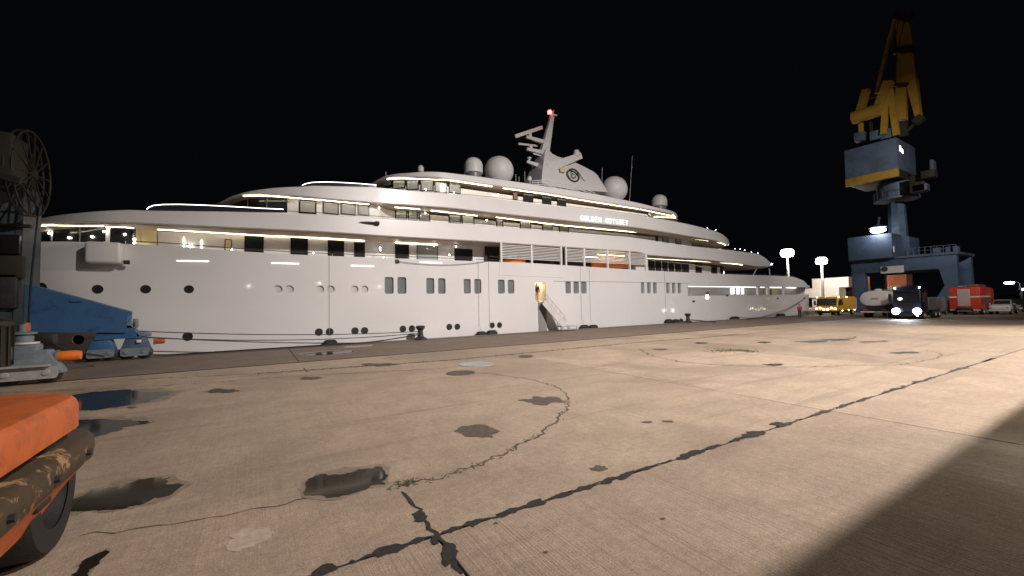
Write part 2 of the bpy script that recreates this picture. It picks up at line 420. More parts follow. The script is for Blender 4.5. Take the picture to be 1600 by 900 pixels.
blob('worn_patch', [(360, 832), (385, 826), (420, 824), (424, 838), (400, 850), (372, 862), (352, 858)], 'pale_patch', .0042, .03, 77)
# tar forced out of the long joint in lumps
lumps = [(905, 760, 40), (0, 0, 0)]
TAR = [(435, 893, 42, 11), (505, 884, 58, 16), (545, 866, 12, 5), (607, 852, 52, 18), (647, 838, 36, 10), (703, 822, 34, 9), (737, 811, 32, 12), (790, 797, 48, 10), (828, 784, 44, 12), (871, 769, 36, 10), (905, 757, 34, 9), (943, 747, 26, 9), (973, 740, 30, 11), (1004, 728, 22, 6), (1070, 709, 46, 11), (1105, 698, 30, 6), (1145, 685, 22, 6), (1174, 677, 40, 10), (1222, 663, 30, 7), (1285, 645, 40, 7), (1318, 634, 36, 6), (1345, 625, 26, 4), (1400, 608, 46, 5), (1445, 594, 36, 4), (1500, 577, 40, 4), (1545, 563, 24, 3), (656, 807, 26, 20), (700, 868, 30, 36), (680, 845, 14, 16)]
rnd = random.Random(5)
for i, (x, y, w, h) in enumerate(TAR):
    pts = []
    for k in range(11):
        a = 2*math.pi*k/11; r = .6+.6*rnd.random(); dx = w/2*r*math.cos(a)
        slope = 0 if i >= 26 else -.30*.9
        pts.append((x+dx, y+h/2*r*math.sin(a)+dx*slope))
    if i < 26:
        c = onz(x, y); e = sy(c[0], 4.5)-c[1]; q0 = proj((c[0], c[1]+e, 0)); pts = [(px_+q0[0]-x, py_+q0[1]-y) for px_, py_ in pts]
    blob('tar_patch', pts, 'tar', .006+.0001*i, .016, 90+i)
strip('joint_line', [proj((x, sy(x, 4.5), 0)) for x in (.1, 2, 4, 6, 8, 10, 13, 16, 20, 25, 30, 40)], .035, 'tar', seed=2)
strip('joint_line', [(630, 768), (656, 805), (690, 850), (722, 897)], .05, 'tar', .0044, seed=3)
# ring cut round the old pits, weeds growing in it
strip('joint_line', [(700, 581), (770, 584), (835, 594), (872, 606), (888, 622), (886, 640), (865, 663), (830, 686), (760, 722), (690, 746), (605, 764)], .045, 'mud', .0042, .04, 4)
strip('joint_line', [(480, 779), (430, 792), (330, 808), (225, 824), (130, 834)], .022, 'mud', .0043, .03, 5)
strip('joint_line', [(1000, 545), (1018, 556), (1060, 565), (1130, 571), (1230, 574), (1310, 572)], .07, 'mud', .0042, .05, 6)
strip('joint_line', [(1310, 571), (1400, 571), (1465, 560), (1470, 552), (1440, 546)], .05, 'mud', .0042, .05, 7)
strip('joint_line', [(0, 614), (200, 606), (480, 587), (700, 575)], .05, 'mud', .0042, .03, 8)
strip('joint_line', [(110, 598), (400, 584), (700, 563), (1000, 535), (1270, 514)], .07, 'mud', .0042, .05, 9)
strip('joint_line', [(900, 570), (1000, 585), (1090, 604)], .02, 'mud', .0042, .03, 10)
def weeds(px, n, seed, spread=.10, hgt=.07):
    rnd = random.Random(seed); mb = MB(); P = [onz(*p)[:2] for p in px]
    for i in range(n):
        k = rnd.randrange(len(P)-1); c = P[k]+(P[k+1]-P[k])*rnd.random()
        c = c+np.array([rnd.gauss(0, spread), rnd.gauss(0, spread)]); a = rnd.random()*6.28; h = hgt*(.4+rnd.random()); w = .012+.02*rnd.random()
        dx, dy = math.cos(a)*w, math.sin(a)*w; lx, ly = rnd.gauss(0, .04), rnd.gauss(0, .04)
        mb.bm.faces.new([mb.bm.verts.new(p) for p in ((c[0]-dx, c[1]-dy, 0), (c[0]+dx, c[1]+dy, 0), (c[0]+lx, c[1]+ly, h))])
    return mb
o = part('weeds', weeds([(400, 584), (560, 573), (700, 563), (860, 548), (1000, 535), (1150, 523)], 1500, 1, .07, .03), 'weed', kind='stuff')
o = part('weeds', weeds([(888, 622), (886, 640), (865, 663), (830, 686), (760, 722), (690, 746), (605, 764)], 180, 2, .04, .014), 'weed', kind='stuff')
o = part('weeds', weeds([(1110, 549), (1145, 547), (1175, 549)], 700, 3, .28, .03), 'weed', kind='stuff')
o = part('weeds', weeds([(628, 756), (648, 752)], 60, 4, .05, .022), 'weed', kind='stuff')
def cover(px, py, r, m, label, h=.012):
    c = onz(px, py); mb = MB().lathe([(0, h), (r*.9, h), (r*.93, h+.006), (r, h+.006), (r, -.005), (0, -.005)], (c[0], c[1], 0), 'z', 32)
    return tag(part('manhole_cover', mb, m), label, 'manhole cover', 'round covers set in the quay')
cover(744, 569, .75, 'galv', 'pale round cover in the concrete near the crane rail')
cover(720, 583, .55, 'mud', 'dark round cover just in front of the pale round cover')

# ------------------------------------------------------------------ the yacht
yacht = thing('yacht', 'long white multi-deck superyacht moored along the quay with lit strips under its decks', 'yacht', (32, YC, 0))
def ring(u0, a, b, u1, c, p=2.0):
    pts = []
    for i in range(25):
        t = math.pi/2*i/24; pts.append((u0-a*math.cos(t)**(2/p), YC-b*math.sin(t)**(2/p)))
    for i in range(1, 61): pts.append((u0+(u1-u0)*i/60, YC-b))
    for i in range(23, -1, -1):
        t = math.pi/2*i/24; pts.append((u1+c*math.cos(t)**(2/p), YC-b*math.sin(t)**(2/p)))
    return pts
def rp(rg, t):
    i = min(max(int(t), 0), len(rg)-2); f = t-i
    return (rg[i][0]+(rg[i+1][0]-rg[i][0])*f, rg[i][1]+(rg[i+1][1]-rg[i][1])*f)
def t_px(rg, px, z):
    xs = [proj((u, y, z))[0] for u, y in rg]
    best = None
    for i in range(len(xs)-1):
        if xs[i] <= px < xs[i+1]: return i+(px-xs[i])/(xs[i+1]-xs[i])
    k = int(np.argmin(xs)) if px < min(xs) else int(np.argmax(xs))
    return float(k)
def at(rg, px, py, z=8.0):
    for _ in range(4):
        t = t_px(rg, px, z); u, y = rp(rg, t); z = zcol(u, y, py)
    return t, u, y, z
def prof(rg, pts):
    a = [at(rg, *p) for p in pts]; ts = [q[0] for q in a]; zs = [q[3] for q in a]
    o = np.argsort(ts); ts = np.array(ts)[o]; zs = np.array(zs)[o]
    return lambda t: float(np.interp(t, ts, zs))
def inset(rg, d):
    """move the outline inwards by d"""
    out = []
    for i, (u, y) in enumerate(rg):
        a = rg[max(i-1, 0)]; b = rg[min(i+1, len(rg)-1)]
        tx, ty = b[0]-a[0], b[1]-a[1]; L = math.hypot(tx, ty) or 1
        nx, ny = -ty/L, tx/L                   # towards the middle line
        out.append((u+nx*d, min(y+ny*d, YC)))
    return out
def slab_mesh(rg, levels, caps=True, t0=0, t1=None):
    """closed body: levels = list of (outline, z function of t) from bottom to top, mirrored about the middle line"""
    mb = MB(); n = len(rg); rows = []
    for outl, zf in levels:
        near = [mb.bm.verts.new((outl[i][0], outl[i][1], zf(i))) for i in range(n)]
        far = [mb.bm.verts.new((outl[i][0], 2*YC-outl[i][1]+.0005, zf(i))) for i in range(n)]
        rows.append((near, far))
    for (n0, f0), (n1, f1) in zip(rows, rows[1:]):
        for i in range(n-1):
            mb.bm.faces.new([n0[i], n0[i+1], n1[i+1], n1[i]]); mb.bm.faces.new([f0[i+1], f0[i], f1[i], f1[i+1]])
        mb.bm.faces.new([f0[0], n0[0], n1[0], f1[0]]); mb.bm.faces.new([n0[-1], f0[-1], f1[-1], n1[-1]])
    if caps:
        for (nn, ff), rev in ((rows[0], 1), (rows[-1], 0)):
            for i in range(n-1):
                q = [nn[i], nn[i+1], ff[i+1], ff[i]]; mb.bm.faces.new(q[::-1] if rev else q)
    return mb
K = lambda z: (lambda t: z)

# outlines of the decks
RA = ring(-9.0, 7.5, 6.5, 75, 8)
RB = ring(-6.5, 6.2, 6.5, 62.6, 9)
RC = ring(3.4, 6.2, 6.5, 51.5, 9)
RD = ring(14, 5.2, 6.1, 40.5, 9)

# hull: fuller at the deck than at the water
def hull_ring(z):
    k = min(1, max(0, (6.2-z)/8.5))
    return ring(-9.0+4.0*k, 7.5+2.0*k, 6.5, 75, 8-2.5*k, 2-.1*k)
hulltop = prof(RA, [(41, 378), (130, 378), (196, 381), (260, 384), (380, 393), (465, 398), (600, 403), (740, 408), (830, 411), (1000, 422), (1060, 425), (1150, 429), (1215, 431), (1240, 432.5), (1262, 446)])
lv = [-2.8, -1.5, 0, 1.5, 3.0]
levels = [(hull_ring(z), K(z)) for z in lv]
for f in (.35, .7, 1.0):
    levels.append((hull_ring(3+3.4*f), (lambda f: (lambda t: 3.0+(hulltop(t)-3.0)*f))(f)))
hm = slab_mesh(RA, levels)
def at_hull(px, py):
    z = 3.0
    for _ in range(5): t, u, y, z = at(hull_ring(z), px, py, z)
    return t, u, y, z
def rrect(w, h, r, n=4):
    pts = []
    for cx, cy, a0 in ((w/2-r, h/2-r, 0), (-w/2+r, h/2-r, 90), (-w/2+r, -h/2+r, 180), (w/2-r, -h/2+r, 270)):
        for i in range(n+1):
            a = math.radians(a0+90*i/n); pts.append((cx+r*math.cos(a), cy+r*math.sin(a)))
    return pts
def circ(r, n=20): return [(r*math.cos(2*math.pi*i/n), r*math.sin(2*math.pi*i/n)) for i in range(n)]
cut = MB(); hull_glass = []
def facing(t, z):
    rg = hull_ring(z); a = rp(rg, max(t-.6, 0)); b = rp(rg, t+.6); d = Vector((b[0]-a[0], b[1]-a[1], 0)).normalized()
    return d, Vector((-d.y, d.x, 0))      # along the side, inwards
def recess(px, py, poly, dep, glass, m, name, kw=None):
    t, u, y, z = at_hull(px, py); d, n = facing(t, z); c = Vector((u, y, z))
    fn = lambda a, b, e: tuple(c+d*a+Vector((0, 0, b))+n*e)
    cut.prism(poly, fn, -.4, dep)
    if glass: hull_glass.append((name, [(p[0]*.995, p[1]*.995) for p in poly], fn, dep-.03, dep+.02, m))
    return c
PR = .27
for x in (64, 152, 227, 295): recess(x, 452 if x > 100 else 449, circ(PR*.95), .10, True, 'glass_dark', 'porthole')
for x in (434, 452, 499.5, 516.5, 554, 569.5): recess(x, 452, circ(PR*1.02), .16, True, 'port_cover', 'porthole')
for x, y in ((122, 531), (293, 526), (498, 519), (515, 518.5), (554.5, 517), (569.5, 516.7), (629.5, 514), (643.5, 513.5), (702, 511), (714.5, 510.6), (769, 508.5), (780.5, 508)):
    recess(x, y, circ(PR), .10, True, 'glass_dark', 'porthole')
for xa, xb, yt, yb in ((601, 615, 433, 459), (621, 635, 433, 459), (666, 678.5, 434.5, 459), (684.5, 696, 434.8, 459), (724.5, 735.5, 436, 458.8), (741, 752, 436, 458.8), (778, 788.5, 437, 458.8), (793.5, 803.5, 437.3, 458.8),
                       (883.5, 892, 440, 458.6), (896, 904.5, 440.2, 458.6), (908, 916.5, 440.4, 458.6), (1001.5, 1007, 441.5, 458.5), (1011, 1017, 441.6, 458.5), (1020.5, 1026.5, 441.8, 458.5), (1041, 1046.5, 442, 458.5), (1050, 1055.5, 442, 458.5), (1059, 1064.5, 442.2, 458.5)):
    A = at_hull(xa, (yt+yb)/2); B = at_hull(xb, (yt+yb)/2); t_ = at_hull((xa+xb)/2, yt); b_ = at_hull((xa+xb)/2, yb)
    w = B[1]-A[1]; h = t_[3]-b_[3]
    recess((xa+xb)/2, (yt+yb)/2, rrect(w, h, min(.14, w*.3)), .20, True, 'glass_teal', 'window')
# boarding door
A = at_hull(836.5, 457); B = at_hull(853, 457); T = at_hull(845, 441.5); Bm = at_hull(845, 471.5)
DU0, DU1, DZ0, DZ1 = A[1], B[1], Bm[3], T[3]
dc = Vector(((DU0+DU1)/2, YS, (DZ0+DZ1)/2))
cut.prism(rrect(DU1-DU0, DZ1-DZ0, .22), lambda a, b, e: (dc.x+a, YS+e, dc.z+b), -.4, 1.5)
# open side deck aft
ga = prof(RA, [(1075, 446.5), (1180, 449), (1262, 449)]); 
GU0, GZ0, GZ1 = 45.4, 3.15, 4.36
cut.box(GU0, 90, YS-2, YS+2.4, GZ0, GZ1); 
cut.box(72.5, 90, YS+2.41, YS+20, GZ0, GZ1)
ho = part('hull', hm, 'ship_white', yacht); 
co = part('cutter', cut, 'ship_white', yacht)
md = ho.modifiers.new('b', 'BOOLEAN'); md.operation = 'DIFFERENCE'; md.object = co; md.solver = 'EXACT'
bpy.context.view_layer.update()
dg = bpy.context.evaluated_depsgraph_get()
nm = bpy.data.meshes.new_from_object(ho.evaluated_get(dg)); ho.modifiers.clear(); ho.data = nm; finish(nm, 25)
nm.name = 'hull'; bpy.data.objects.remove(co)
for name, poly, fn, d0, d1, m in hull_glass:
    part(name, MB().prism(poly, fn, d0, d1), m, yacht)

# bands between the open decks
TB = [(38, 348), (67, 339), (111, 333), (229, 328.5), (344, 330), (450, 332), (583, 339.5), (750, 351), (1000, 373), (1081, 384.5), (1137, 390), (1183, 396), (1200, 406), (1209, 413.5)]
BB = [(44, 353), (100, 348.5), (200, 348.3), (333, 354.5), (422, 358.5), (513, 363), (605, 369.3), (750, 377.3), (1000, 394), (1011, 398.5), (1113, 407), (1160, 413), (1183, 416.5), (1209, 415.5)]
TC = [(345, 314), (355, 308), (389, 298), (471, 291), (583, 291.5), (750, 307), (889, 323), (1000, 336.7), (1053, 345), (1090, 353), (1125, 363.5), (1146, 379)]
BC = [(347, 316), (380, 304.5), (422, 304.5), (500, 310), (583, 317), (700, 325), (900, 346.5), (1000, 356.5), (1043, 363.5), (1113, 375), (1137, 383.5), (1148, 382)]
TD = [(584, 283), (601, 274), (639, 269.5), (750, 275.5), (811, 284), (933, 303), (1000, 317), (1032, 325), (1067, 335.5), (1076, 342)]
BD = [(586, 284), (610, 278), (634, 277.3), (700, 279.8), (775, 290.3), (855, 301.5), (922, 312.5), (998, 324.5), (1053, 336), (1076, 343.5)]
def band(rg, T, B, fl=.0):
    zt, zb = prof(rg, T), prof(rg, B)
    zt2 = lambda t: max(zt(t), zb(t)+.12)
    lev = [(inset(rg, .10), zb), (rg, lambda t: zb(t)+min(.07, .4*(zt2(t)-zb(t)))), (inset(rg, .05), lambda t: zt2(t)-.05), (inset(rg, .11), zt2)]
    o = part('deck_band', slab_mesh(rg, lev), 'ship_white', yacht, sharp=24)
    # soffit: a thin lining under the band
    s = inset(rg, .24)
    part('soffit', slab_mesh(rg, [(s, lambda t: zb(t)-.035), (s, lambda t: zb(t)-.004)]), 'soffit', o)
    return o, zt2, zb
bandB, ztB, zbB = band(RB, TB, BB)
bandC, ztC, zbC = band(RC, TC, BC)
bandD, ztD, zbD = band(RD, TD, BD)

# walls behind the open decks
W1 = inset(ring(-6.5, 6.0, 6.5, 56, 6), 2.3); W1f = inset(RA, 2.0)
def deeper(rg, ua, ub, d):
    def f(u): k = min(1, max(0, (u-ua)/(ub-ua))); return d*k*k*(3-2*k)
    h = len(rg)//2
    return [(u, min(YC, y+f(u))) if i < len(rg)-14 else (u, min(YC, y+d)) for i, (u, y) in enumerate(rg)]
WA = deeper(ring(-6.3, 5.2, 6.5-1.35, 56.5, 4), -6.9, -6.0, 1.25)
WB = deeper(ring(3.9, 5.8, 6.5-.75, 48, 5), 8.0, 9.6, 1.25)
WC = ring(14.2, 4.9, 5.3, 39, 5.5)
def wall(rg, z0, z1):
    return part('deckhouse_wall', slab_mesh(rg, [(rg, z0), (rg, z1)]), 'ship_wall', yacht)
zA = lambda t: 5.6
wall(WA, K(5.7), lambda t: 7.7 if False else zbB(t*len(RB)/len(WA))-.04)
wall(WB, K(8.6), K(10.55)); wall(WC, K(11.4), K(13.0))
part('deckhouse_wall', MB().box(46, 71.5, YS+2.3, YC+4.2, GZ0-.01, GZ1+.01), 'ship_wall', yacht)

def panel(rg, ta, tb, za, zb, off, th, r=.0):
    """a plate lying on an outline, proud of it by off, th thick"""
    n = max(1, int((tb-ta)/1.0)+1); mb = MB(); O, I = [], []
    for i in range(n+1):
        t = ta+(tb-ta)*i/n; u, y = rp(rg, t); a = rp(rg, t-.4); b = rp(rg, t+.4); L = math.hypot(b[0]-a[0], b[1]-a[1]) or 1
        nx, ny = (b[1]-a[1])/L, -(b[0]-a[0])/L
        O.append((u+nx*(off+th), y+ny*(off+th))); I.append((u+nx*off, y+ny*off))
    rows = []
    for i in range(n+1):
        rows.append([(O[i][0], O[i][1], za), (O[i][0], O[i][1], zb), (I[i][0], I[i][1], zb), (I[i][0], I[i][1], za)])
    if r and n == 1:
        (u0, y0), (u1, y1) = O; w = math.hypot(u1-u0, y1-y0); h = zb-za; dx, dy = (u1-u0)/w, (y1-y0)/w; nx, ny = dy, -dx
        cx, cy, cz = (u0+u1)/2, (y0+y1)/2, (za+zb)/2
        return MB().prism(rrect(w, h, r, 3), lambda a, b, e: (cx+dx*a-nx*e, cy+dy*a-ny*e, cz+b), 0, th)
    return mb.loft(rows)
def win(rg, x0, x1, yt, yb, m='glass_blind', fr=.07, r=.0, pane_only=False, zlo=None):
    xm = (x0+x1)/2
    t, u, y, zt = at(rg, xm, yt); _, _, _, zb = at(rg, xm, yb); zm = (zt+zb)/2
    if zlo: zb = zlo
    ta, tb = t_px(rg, x0, zm), t_px(rg, x1, zm)
    if pane_only: return part('pane', panel(rg, ta, tb, zb, zt, .02, .03), m, yacht)
    f = part('window', panel(rg, ta, tb, zb, zt, .0, .05, r), 'frame_black', yacht)
    # inner pane, smaller by the frame
    ua = rp(rg, ta); ub = rp(rg, tb); w = math.hypot(ua[0]-ub[0], ua[1]-ub[1]) or .1; k = min(.25, fr/w)
    part('pane', panel(rg, ta+(tb-ta)*k, tb-(tb-ta)*k, zb+fr, zt-fr, .05, .012, r*.7), m, f)
    return f
H1 = 6.25
# deck above the hull: round the front
for x0, x1 in ((44, 52.5), (55, 80), (84, 124), (127, 165)): win(WA, x0, x1, 355, 379, 'glass_dark', .05, zlo=H1)
win(WA, 173, 208, 355.5, 379, 'glass_dark', .05, .1, zlo=H1)
for x0, x1, yt, yb, m in ((382, 412, 369, 395, 'glass_dark'), (454, 481, 372, 398, 'glass_dark'), (512, 537.5, 376, 401, 'glass_dark'), (553, 570, 378.5, 402, 'glass_dark'), (617, 639, 382, 404.5, 'glass_dark'), (651, 684, 384, 405.5, 'glass_blind'), (710, 738, 389, 408, 'glass_dark')):
    win(WA, x0, x1, yt, yb, m, .06, .12 if x1-x0 > 18 else 0, zlo=H1)
for x0, x1, yt, yb in ((1013, 1023, 407, 424.5), (1024, 1033, 407.5, 425), (1034.5, 1043, 408, 425.5), (1044.5, 1053, 408.5, 426), (1054.5, 1064, 409, 426), (1065, 1076, 409.5, 426.5), (1086.5, 1096, 411, 427), (1111, 1120, 412, 428), (1125, 1132, 413.5, 429), (1133, 1141, 414, 429), (1142, 1150, 414.5, 429), (1151, 1158, 415, 429.5)):
    win(WA, x0, x1, yt, yb, 'glass_dark', .05, zlo=6.0)
# second deck
for x0, x1, yt, yb, m in ((358, 366, 312, 332, 'glass_dark'), (367, 386.5, 309, 332, 'glass_dark'), (388.5, 416.5, 309, 333, 'glass_dark'), (418.5, 449, 310, 333, 'glass_dark'), (467, 494.5, 313, 334, 'glass_blind'), (504, 529.5, 316, 335, 'glass_blind'), (532, 556, 318, 336, 'glass_blind'), (558.5, 577, 320, 337, 'glass_blind'),
                          (617, 635.5, 325, 343, 'glass_grey'), (637, 652.5, 326.5, 345, 'glass_grey'), (654, 672, 331, 346, 'glass_blind'), (701, 720, 334.5, 350, 'glass_blind'), (721, 741, 336, 352, 'glass_grey'), (775, 786, 341, 356, 'glass_blind'), (812, 829, 345, 360, 'glass_blind'), (847, 863, 349.5, 363, 'glass_blind'), (873, 888.5, 352, 366, 'glass_blind'),
                          (1024, 1028, 368, 378, 'glass_dark'), (1035, 1044.5, 370, 380, 'glass_blind'), (1055, 1064, 371.5, 381.5, 'glass_blind'), (1092, 1101, 376, 385.5, 'glass_dark'), (1122, 1128, 379, 388, 'glass_dark')):
    win(WB, x0, x1, yt, yb, m, .10)
# third deck
for x0, x1, yt, yb, m in ((598, 612, 281, 292, 'glass_blind'), (614, 633.5, 279.5, 295, 'glass_blind'), (635.5, 654.5, 280, 297, 'glass_blind'), (657, 677.5, 281.5, 299, 'glass_blind'), (679, 698.5, 283.5, 301, 'glass_grey'), (701, 719.5, 285, 302.5, 'glass_blind'), (801, 808.5, 301, 312.5, 'ship_teak'), (817, 833, 300.5, 316, 'glass_dark'), (846.5, 861, 304.5, 319.5, 'glass_dark'), (870, 884, 308, 322, 'glass_dark'),
                          (1012, 1021.5, 329, 339, 'glass_blind'), (1022.5, 1032, 331, 341, 'glass_blind'), (1033, 1042, 333, 343, 'glass_blind'), (1043, 1051, 335, 345, 'glass_blind')):
    win(WC, x0, x1, yt, yb, m, .09)
# aft side deck
AFTW = [(40+i*.5, YS+2.3) for i in range(64)]
for x0, x1 in ((1140, 1147), (1149.5, 1155), (1157, 1162)): win(AFTW, x0, x1, 450, 460, 'pane_lit', .03)
win(AFTW, 1193, 1201.5, 451.5, 461, 'amber_glow', .03); win(AFTW, 1205, 1217, 452, 461, 'amber_glow', .03); win(AFTW, 1203, 1204.5, 450.5, 461, 'ship_teak', .01)
win(AFTW, 1218, 1222, 452, 461, 'ship_teak', .01)
win(WA, 210, 246, 358, 380, 'amber_glow', .03, zlo=H1)  # golden light on the wall, put in as an amber glowing panel
win(WA, 351, 362, 374, 390, 'amber_glow', .05, zlo=H1+.1)
# lit strips where wall and soffit meet
def lstrip(sp, x0, x1, y0, y1, m='strip_warm', h=.028, name='light_strip', zoff=.055):
    """a strip lamp on the soffit of a band: sp = (outline of the band, its underside, outline of the wall)"""
    rg, zb, wl = sp; n = max(3, int(abs(x1-x0)/14)); pts = []
    for i in range(n+1):
        f = i/n; px, py = x0+(x1-x0)*f, y0+(y1-y0)*f
        t = t_px(rg, px, 9); z = zb(t)-zoff
        p = onz(px, py, z); q = rp(rg, t); k = t_px(wl, px, z); w = rp(wl, k)
        if p[1] < q[1]+.14: p = np.array([q[0], q[1]+.14, z])
        if p[1] > w[1]-.07: p = np.array([w[0], w[1]-.07, z])
        pts.append(tuple(p))
    return part(name, MB().tube(pts, h, 6), m, yacht)
W1s = (RB, zbB, WA); W2s = (RC, zbC, WB); W3s = (RD, zbD, WC)
for x0, x1, y0, y1 in ((46, 76, 354.5, 352), (76, 162, 352, 353.5), (166, 209, 355, 356.5), (246, 380, 358.5, 366.2), (380, 569, 366.2, 377), (617, 683, 379, 383.3), (1010.7, 1090, 403.5, 408), (1090, 1161, 408, 413)):
    lstrip(W1s, x0, x1, y0, y1)
for x0, x1, y0, y1 in ((380, 420, 305.5, 305.5), (420, 500, 306, 312.5), (500, 577, 312.5, 319.5), (617, 656, 324, 327), (673, 746, 329, 337.2), (775, 900, 339.5, 355), (900, 1005, 355, 365), (1024, 1071, 366.5, 372), (1086, 1129, 373.5, 379.5), (1130, 1146, 376, 381)):
    lstrip(W2s, x0, x1, y0, y1)
for x0, x1, y0, y1 in ((606, 634, 279, 279), (634, 700, 279, 281.4), (700, 769, 281.4, 291.6), (786, 855, 294.2, 303.7), (855, 922, 303.7, 314.8), (922, 998, 314.8, 326.7), (1000, 1050, 326.9, 337.3)):
    lstrip(W3s, x0, x1, y0, y1, h=.03)
lstrip((RD, zbD, WC), 1052, 1073, 336.5, 342.3, h=.03)
RAi = inset(RA, .3)
for x0, x1, y0, y1 in ((1075, 1181, 446.5, 449.2), (1188, 1194, 449.2, 449.3), (1203, 1222, 449.4, 449.6), (1229, 1244, 449.7, 450)):
    lstrip((RA, K(GZ1), AFTW), x0, x1, y0, y1, 'strip_white', .035)
# curved wind screens with a lit top edge in front of the upper decks
def screen(rg, pts, base):
    top = []; bot = []
    for x, y in pts:
        t, u, yy, z = at(rg, x, y); top.append((u, yy, z)); bot.append((u, yy, base(t)))
    # refine
    o = part('wind_screen', MB().loft([[a, (a[0], a[1]+.03, a[2]), (b[0], b[1]+.03, b[2]), b] for a, b in zip(top, bot)]), 'glass_dark', yacht)
    part('light_strip', MB().tube(top, .027, 6), 'strip_white', o)
    part('light_strip', MB().tube([(b[0], b[1]-.02, b[2]+.03) for b in bot[1:]], .018, 6), 'strip_white', o)
RBi = inset(RB, .5); RCi = inset(RC, .5)
screen(RBi, [(229, 327), (233, 323.5), (240, 321), (256, 319.5), (280, 319.3), (312, 320.3), (345, 321.8), (380, 323.7), (410, 325.5), (443, 327)], lambda t: ztB(t)-.02)
screen(RCi, [(472, 289.5), (478, 287), (488, 285), (505, 284.3), (525, 284.8), (550, 286), (570, 287.5), (588, 289)], lambda t: ztC(t)-.02)
# hand rails on the bulwarks
def rails(rg, x0, x1, zf, up, m='rail_dark', r=.028, step=2.2):
    ta, tb = t_px(rg, x0, 7), t_px(rg, x1, 7); n = max(4, int((tb-ta)*1.5)); P = []
    for i in range(n+1):
        t = ta+(tb-ta)*i/n; u, y = rp(rg, t); P.append((u, y, zf(t)+up))
    part('handrail', MB().tube(P, r, 6), m, yacht)
    mb = MB(); last = None
    for p in P:
        if last is None or math.hypot(p[0]-last[0], p[1]-last[1]) > step:
            mb.tube([(p[0], p[1], p[2]), (p[0], p[1], p[2]-up-.03)], r*.7, 5); last = p
    part('rail_posts', mb, 'rail_steel', yacht)
rails(inset(RA, .12), 196, 737, hulltop, .19); rails(inset(RA, .12), 744, 780, hulltop, .2); rails(inset(RA, .12), 1011, 1240, hulltop, .16, r=.02)
rails(inset(RB, .25), 449, 1150, ztB, .16, r=.022)
rails(inset(RC, .25), 620, 1052, ztC, .13, r=.02)
# little deck lights that shine on the walls and on the bulwark cap
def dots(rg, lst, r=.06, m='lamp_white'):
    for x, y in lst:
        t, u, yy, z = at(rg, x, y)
        part('light_dot', MB().sphere((u, yy-.03, z), r, n=10, m=6), m, yacht)
dots(inset(WA, -.1), [(77, 364.5), (108, 371.5), (144, 370), (163, 361.8), (195, 366.5), (210, 374), (210, 379.5), (297, 384)])
dots(inset(RA, .06), [(297, 385.8), (362, 390.5), (490, 395.5), (599, 402), (1105, 463.5)], .045)  # the last is a bright spot on the hull side
dots(inset(WA, -.9), [(594, 387), (594, 391), (702, 398), (678, 384.5), (620, 379), (712, 385)], .05, 'lamp_white')
dots(inset(WB, -.6), [(592, 325), (760, 344), (647, 322), (664, 333), (623, 321)], .055)
dots(inset(WC, -.35), [(778, 304), (665, 296), (709, 301)], .05)
for x0, x1, y0, y1 in ((287.5, 288.5, 371, 388), (315, 316, 375, 389)):
    a = at(WA, x0, y0); b = at(WA, x0, y1)
    part('wall_lamp', MB().tube([(a[1], a[2]-.08, a[3]), (a[1], a[2]-.08, b[3])], .035, 6), 'strip_white', yacht)
# short glowing bars standing in for light streaks reflected on the topsides
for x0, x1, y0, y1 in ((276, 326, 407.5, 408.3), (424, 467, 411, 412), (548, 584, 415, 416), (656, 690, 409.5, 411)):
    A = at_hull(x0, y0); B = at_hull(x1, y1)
    part('glint_bar', MB().bar((A[1], A[2]-.012, A[3]), (B[1], B[2]-.012, B[3]), .03, .055), 'strip_white', yacht)
A = at_hull(1105, 463.8); part('light_dot', MB().lathe([(0, -.06), (.22, -.05), (.28, 0), (0, 0)], (A[1], A[2], A[3]), 'y', 16), 'lamp_white', yacht)  # glowing disc put on the hull side for a bright spot

# louvres that close the boat bay, and the boats behind them
LO = [(-20+i*.5, YS+.12) for i in range(220)]
edges = [783, 830.5, 876.5, 884, 912.5, 949, 983.5, 1009]
zt0 = lambda u: float(np.interp(u, [18, 38], [8.02, 8.12]))
part('bay_shade_panel', MB().box(at(LO, 776, 395)[1], at(LO, 1010, 410)[1], YS+2.3, YS+2.42, 5.8, 8.1), 'black_paint', yacht)  # black sheet painting in the darkness of the bay behind the slats
us = [at(LO, e, 400)[1] for e in edges]; zlo = 6.78
for i, (a, b) in enumerate(zip(us, us[1:])):
    part('louvre_post', MB().box(a-.10, a+.10, YS+.04, YS+.22, hulltop(t_px(RA, edges[i], 6.4))-.05, 8.2), 'ship_white', yacht)
    if i == 2: continue
    sm = None
    for k in range(9):
        z = zlo+(8.05-zlo)*k/8.5
        if sm is None:
            mbx = MB(); y0 = YS+.12
            mbx.hexa([(a+.11, y0-.07, -.035), (b-.11, y0-.07, -.035), (b-.11, y0+.07, .015), (a+.11, y0+.07, .015), (a+.11, y0-.07, -.005), (b-.11, y0-.07, -.005), (b-.11, y0+.07, .065), (a+.11, y0+.07, .065)])
            o = part('louvre_slat', mbx, 'ship_wall', yacht); sm = o.data
        else: o = part('louvre_slat', None, 'ship_wall', yacht, mesh=sm)
        o.location.z = z
a = us[-1]; part('louvre_post', MB().box(a-.16, a+.16, YS+.04, YS+.22, 6.0, 8.2), 'ship_white', yacht)
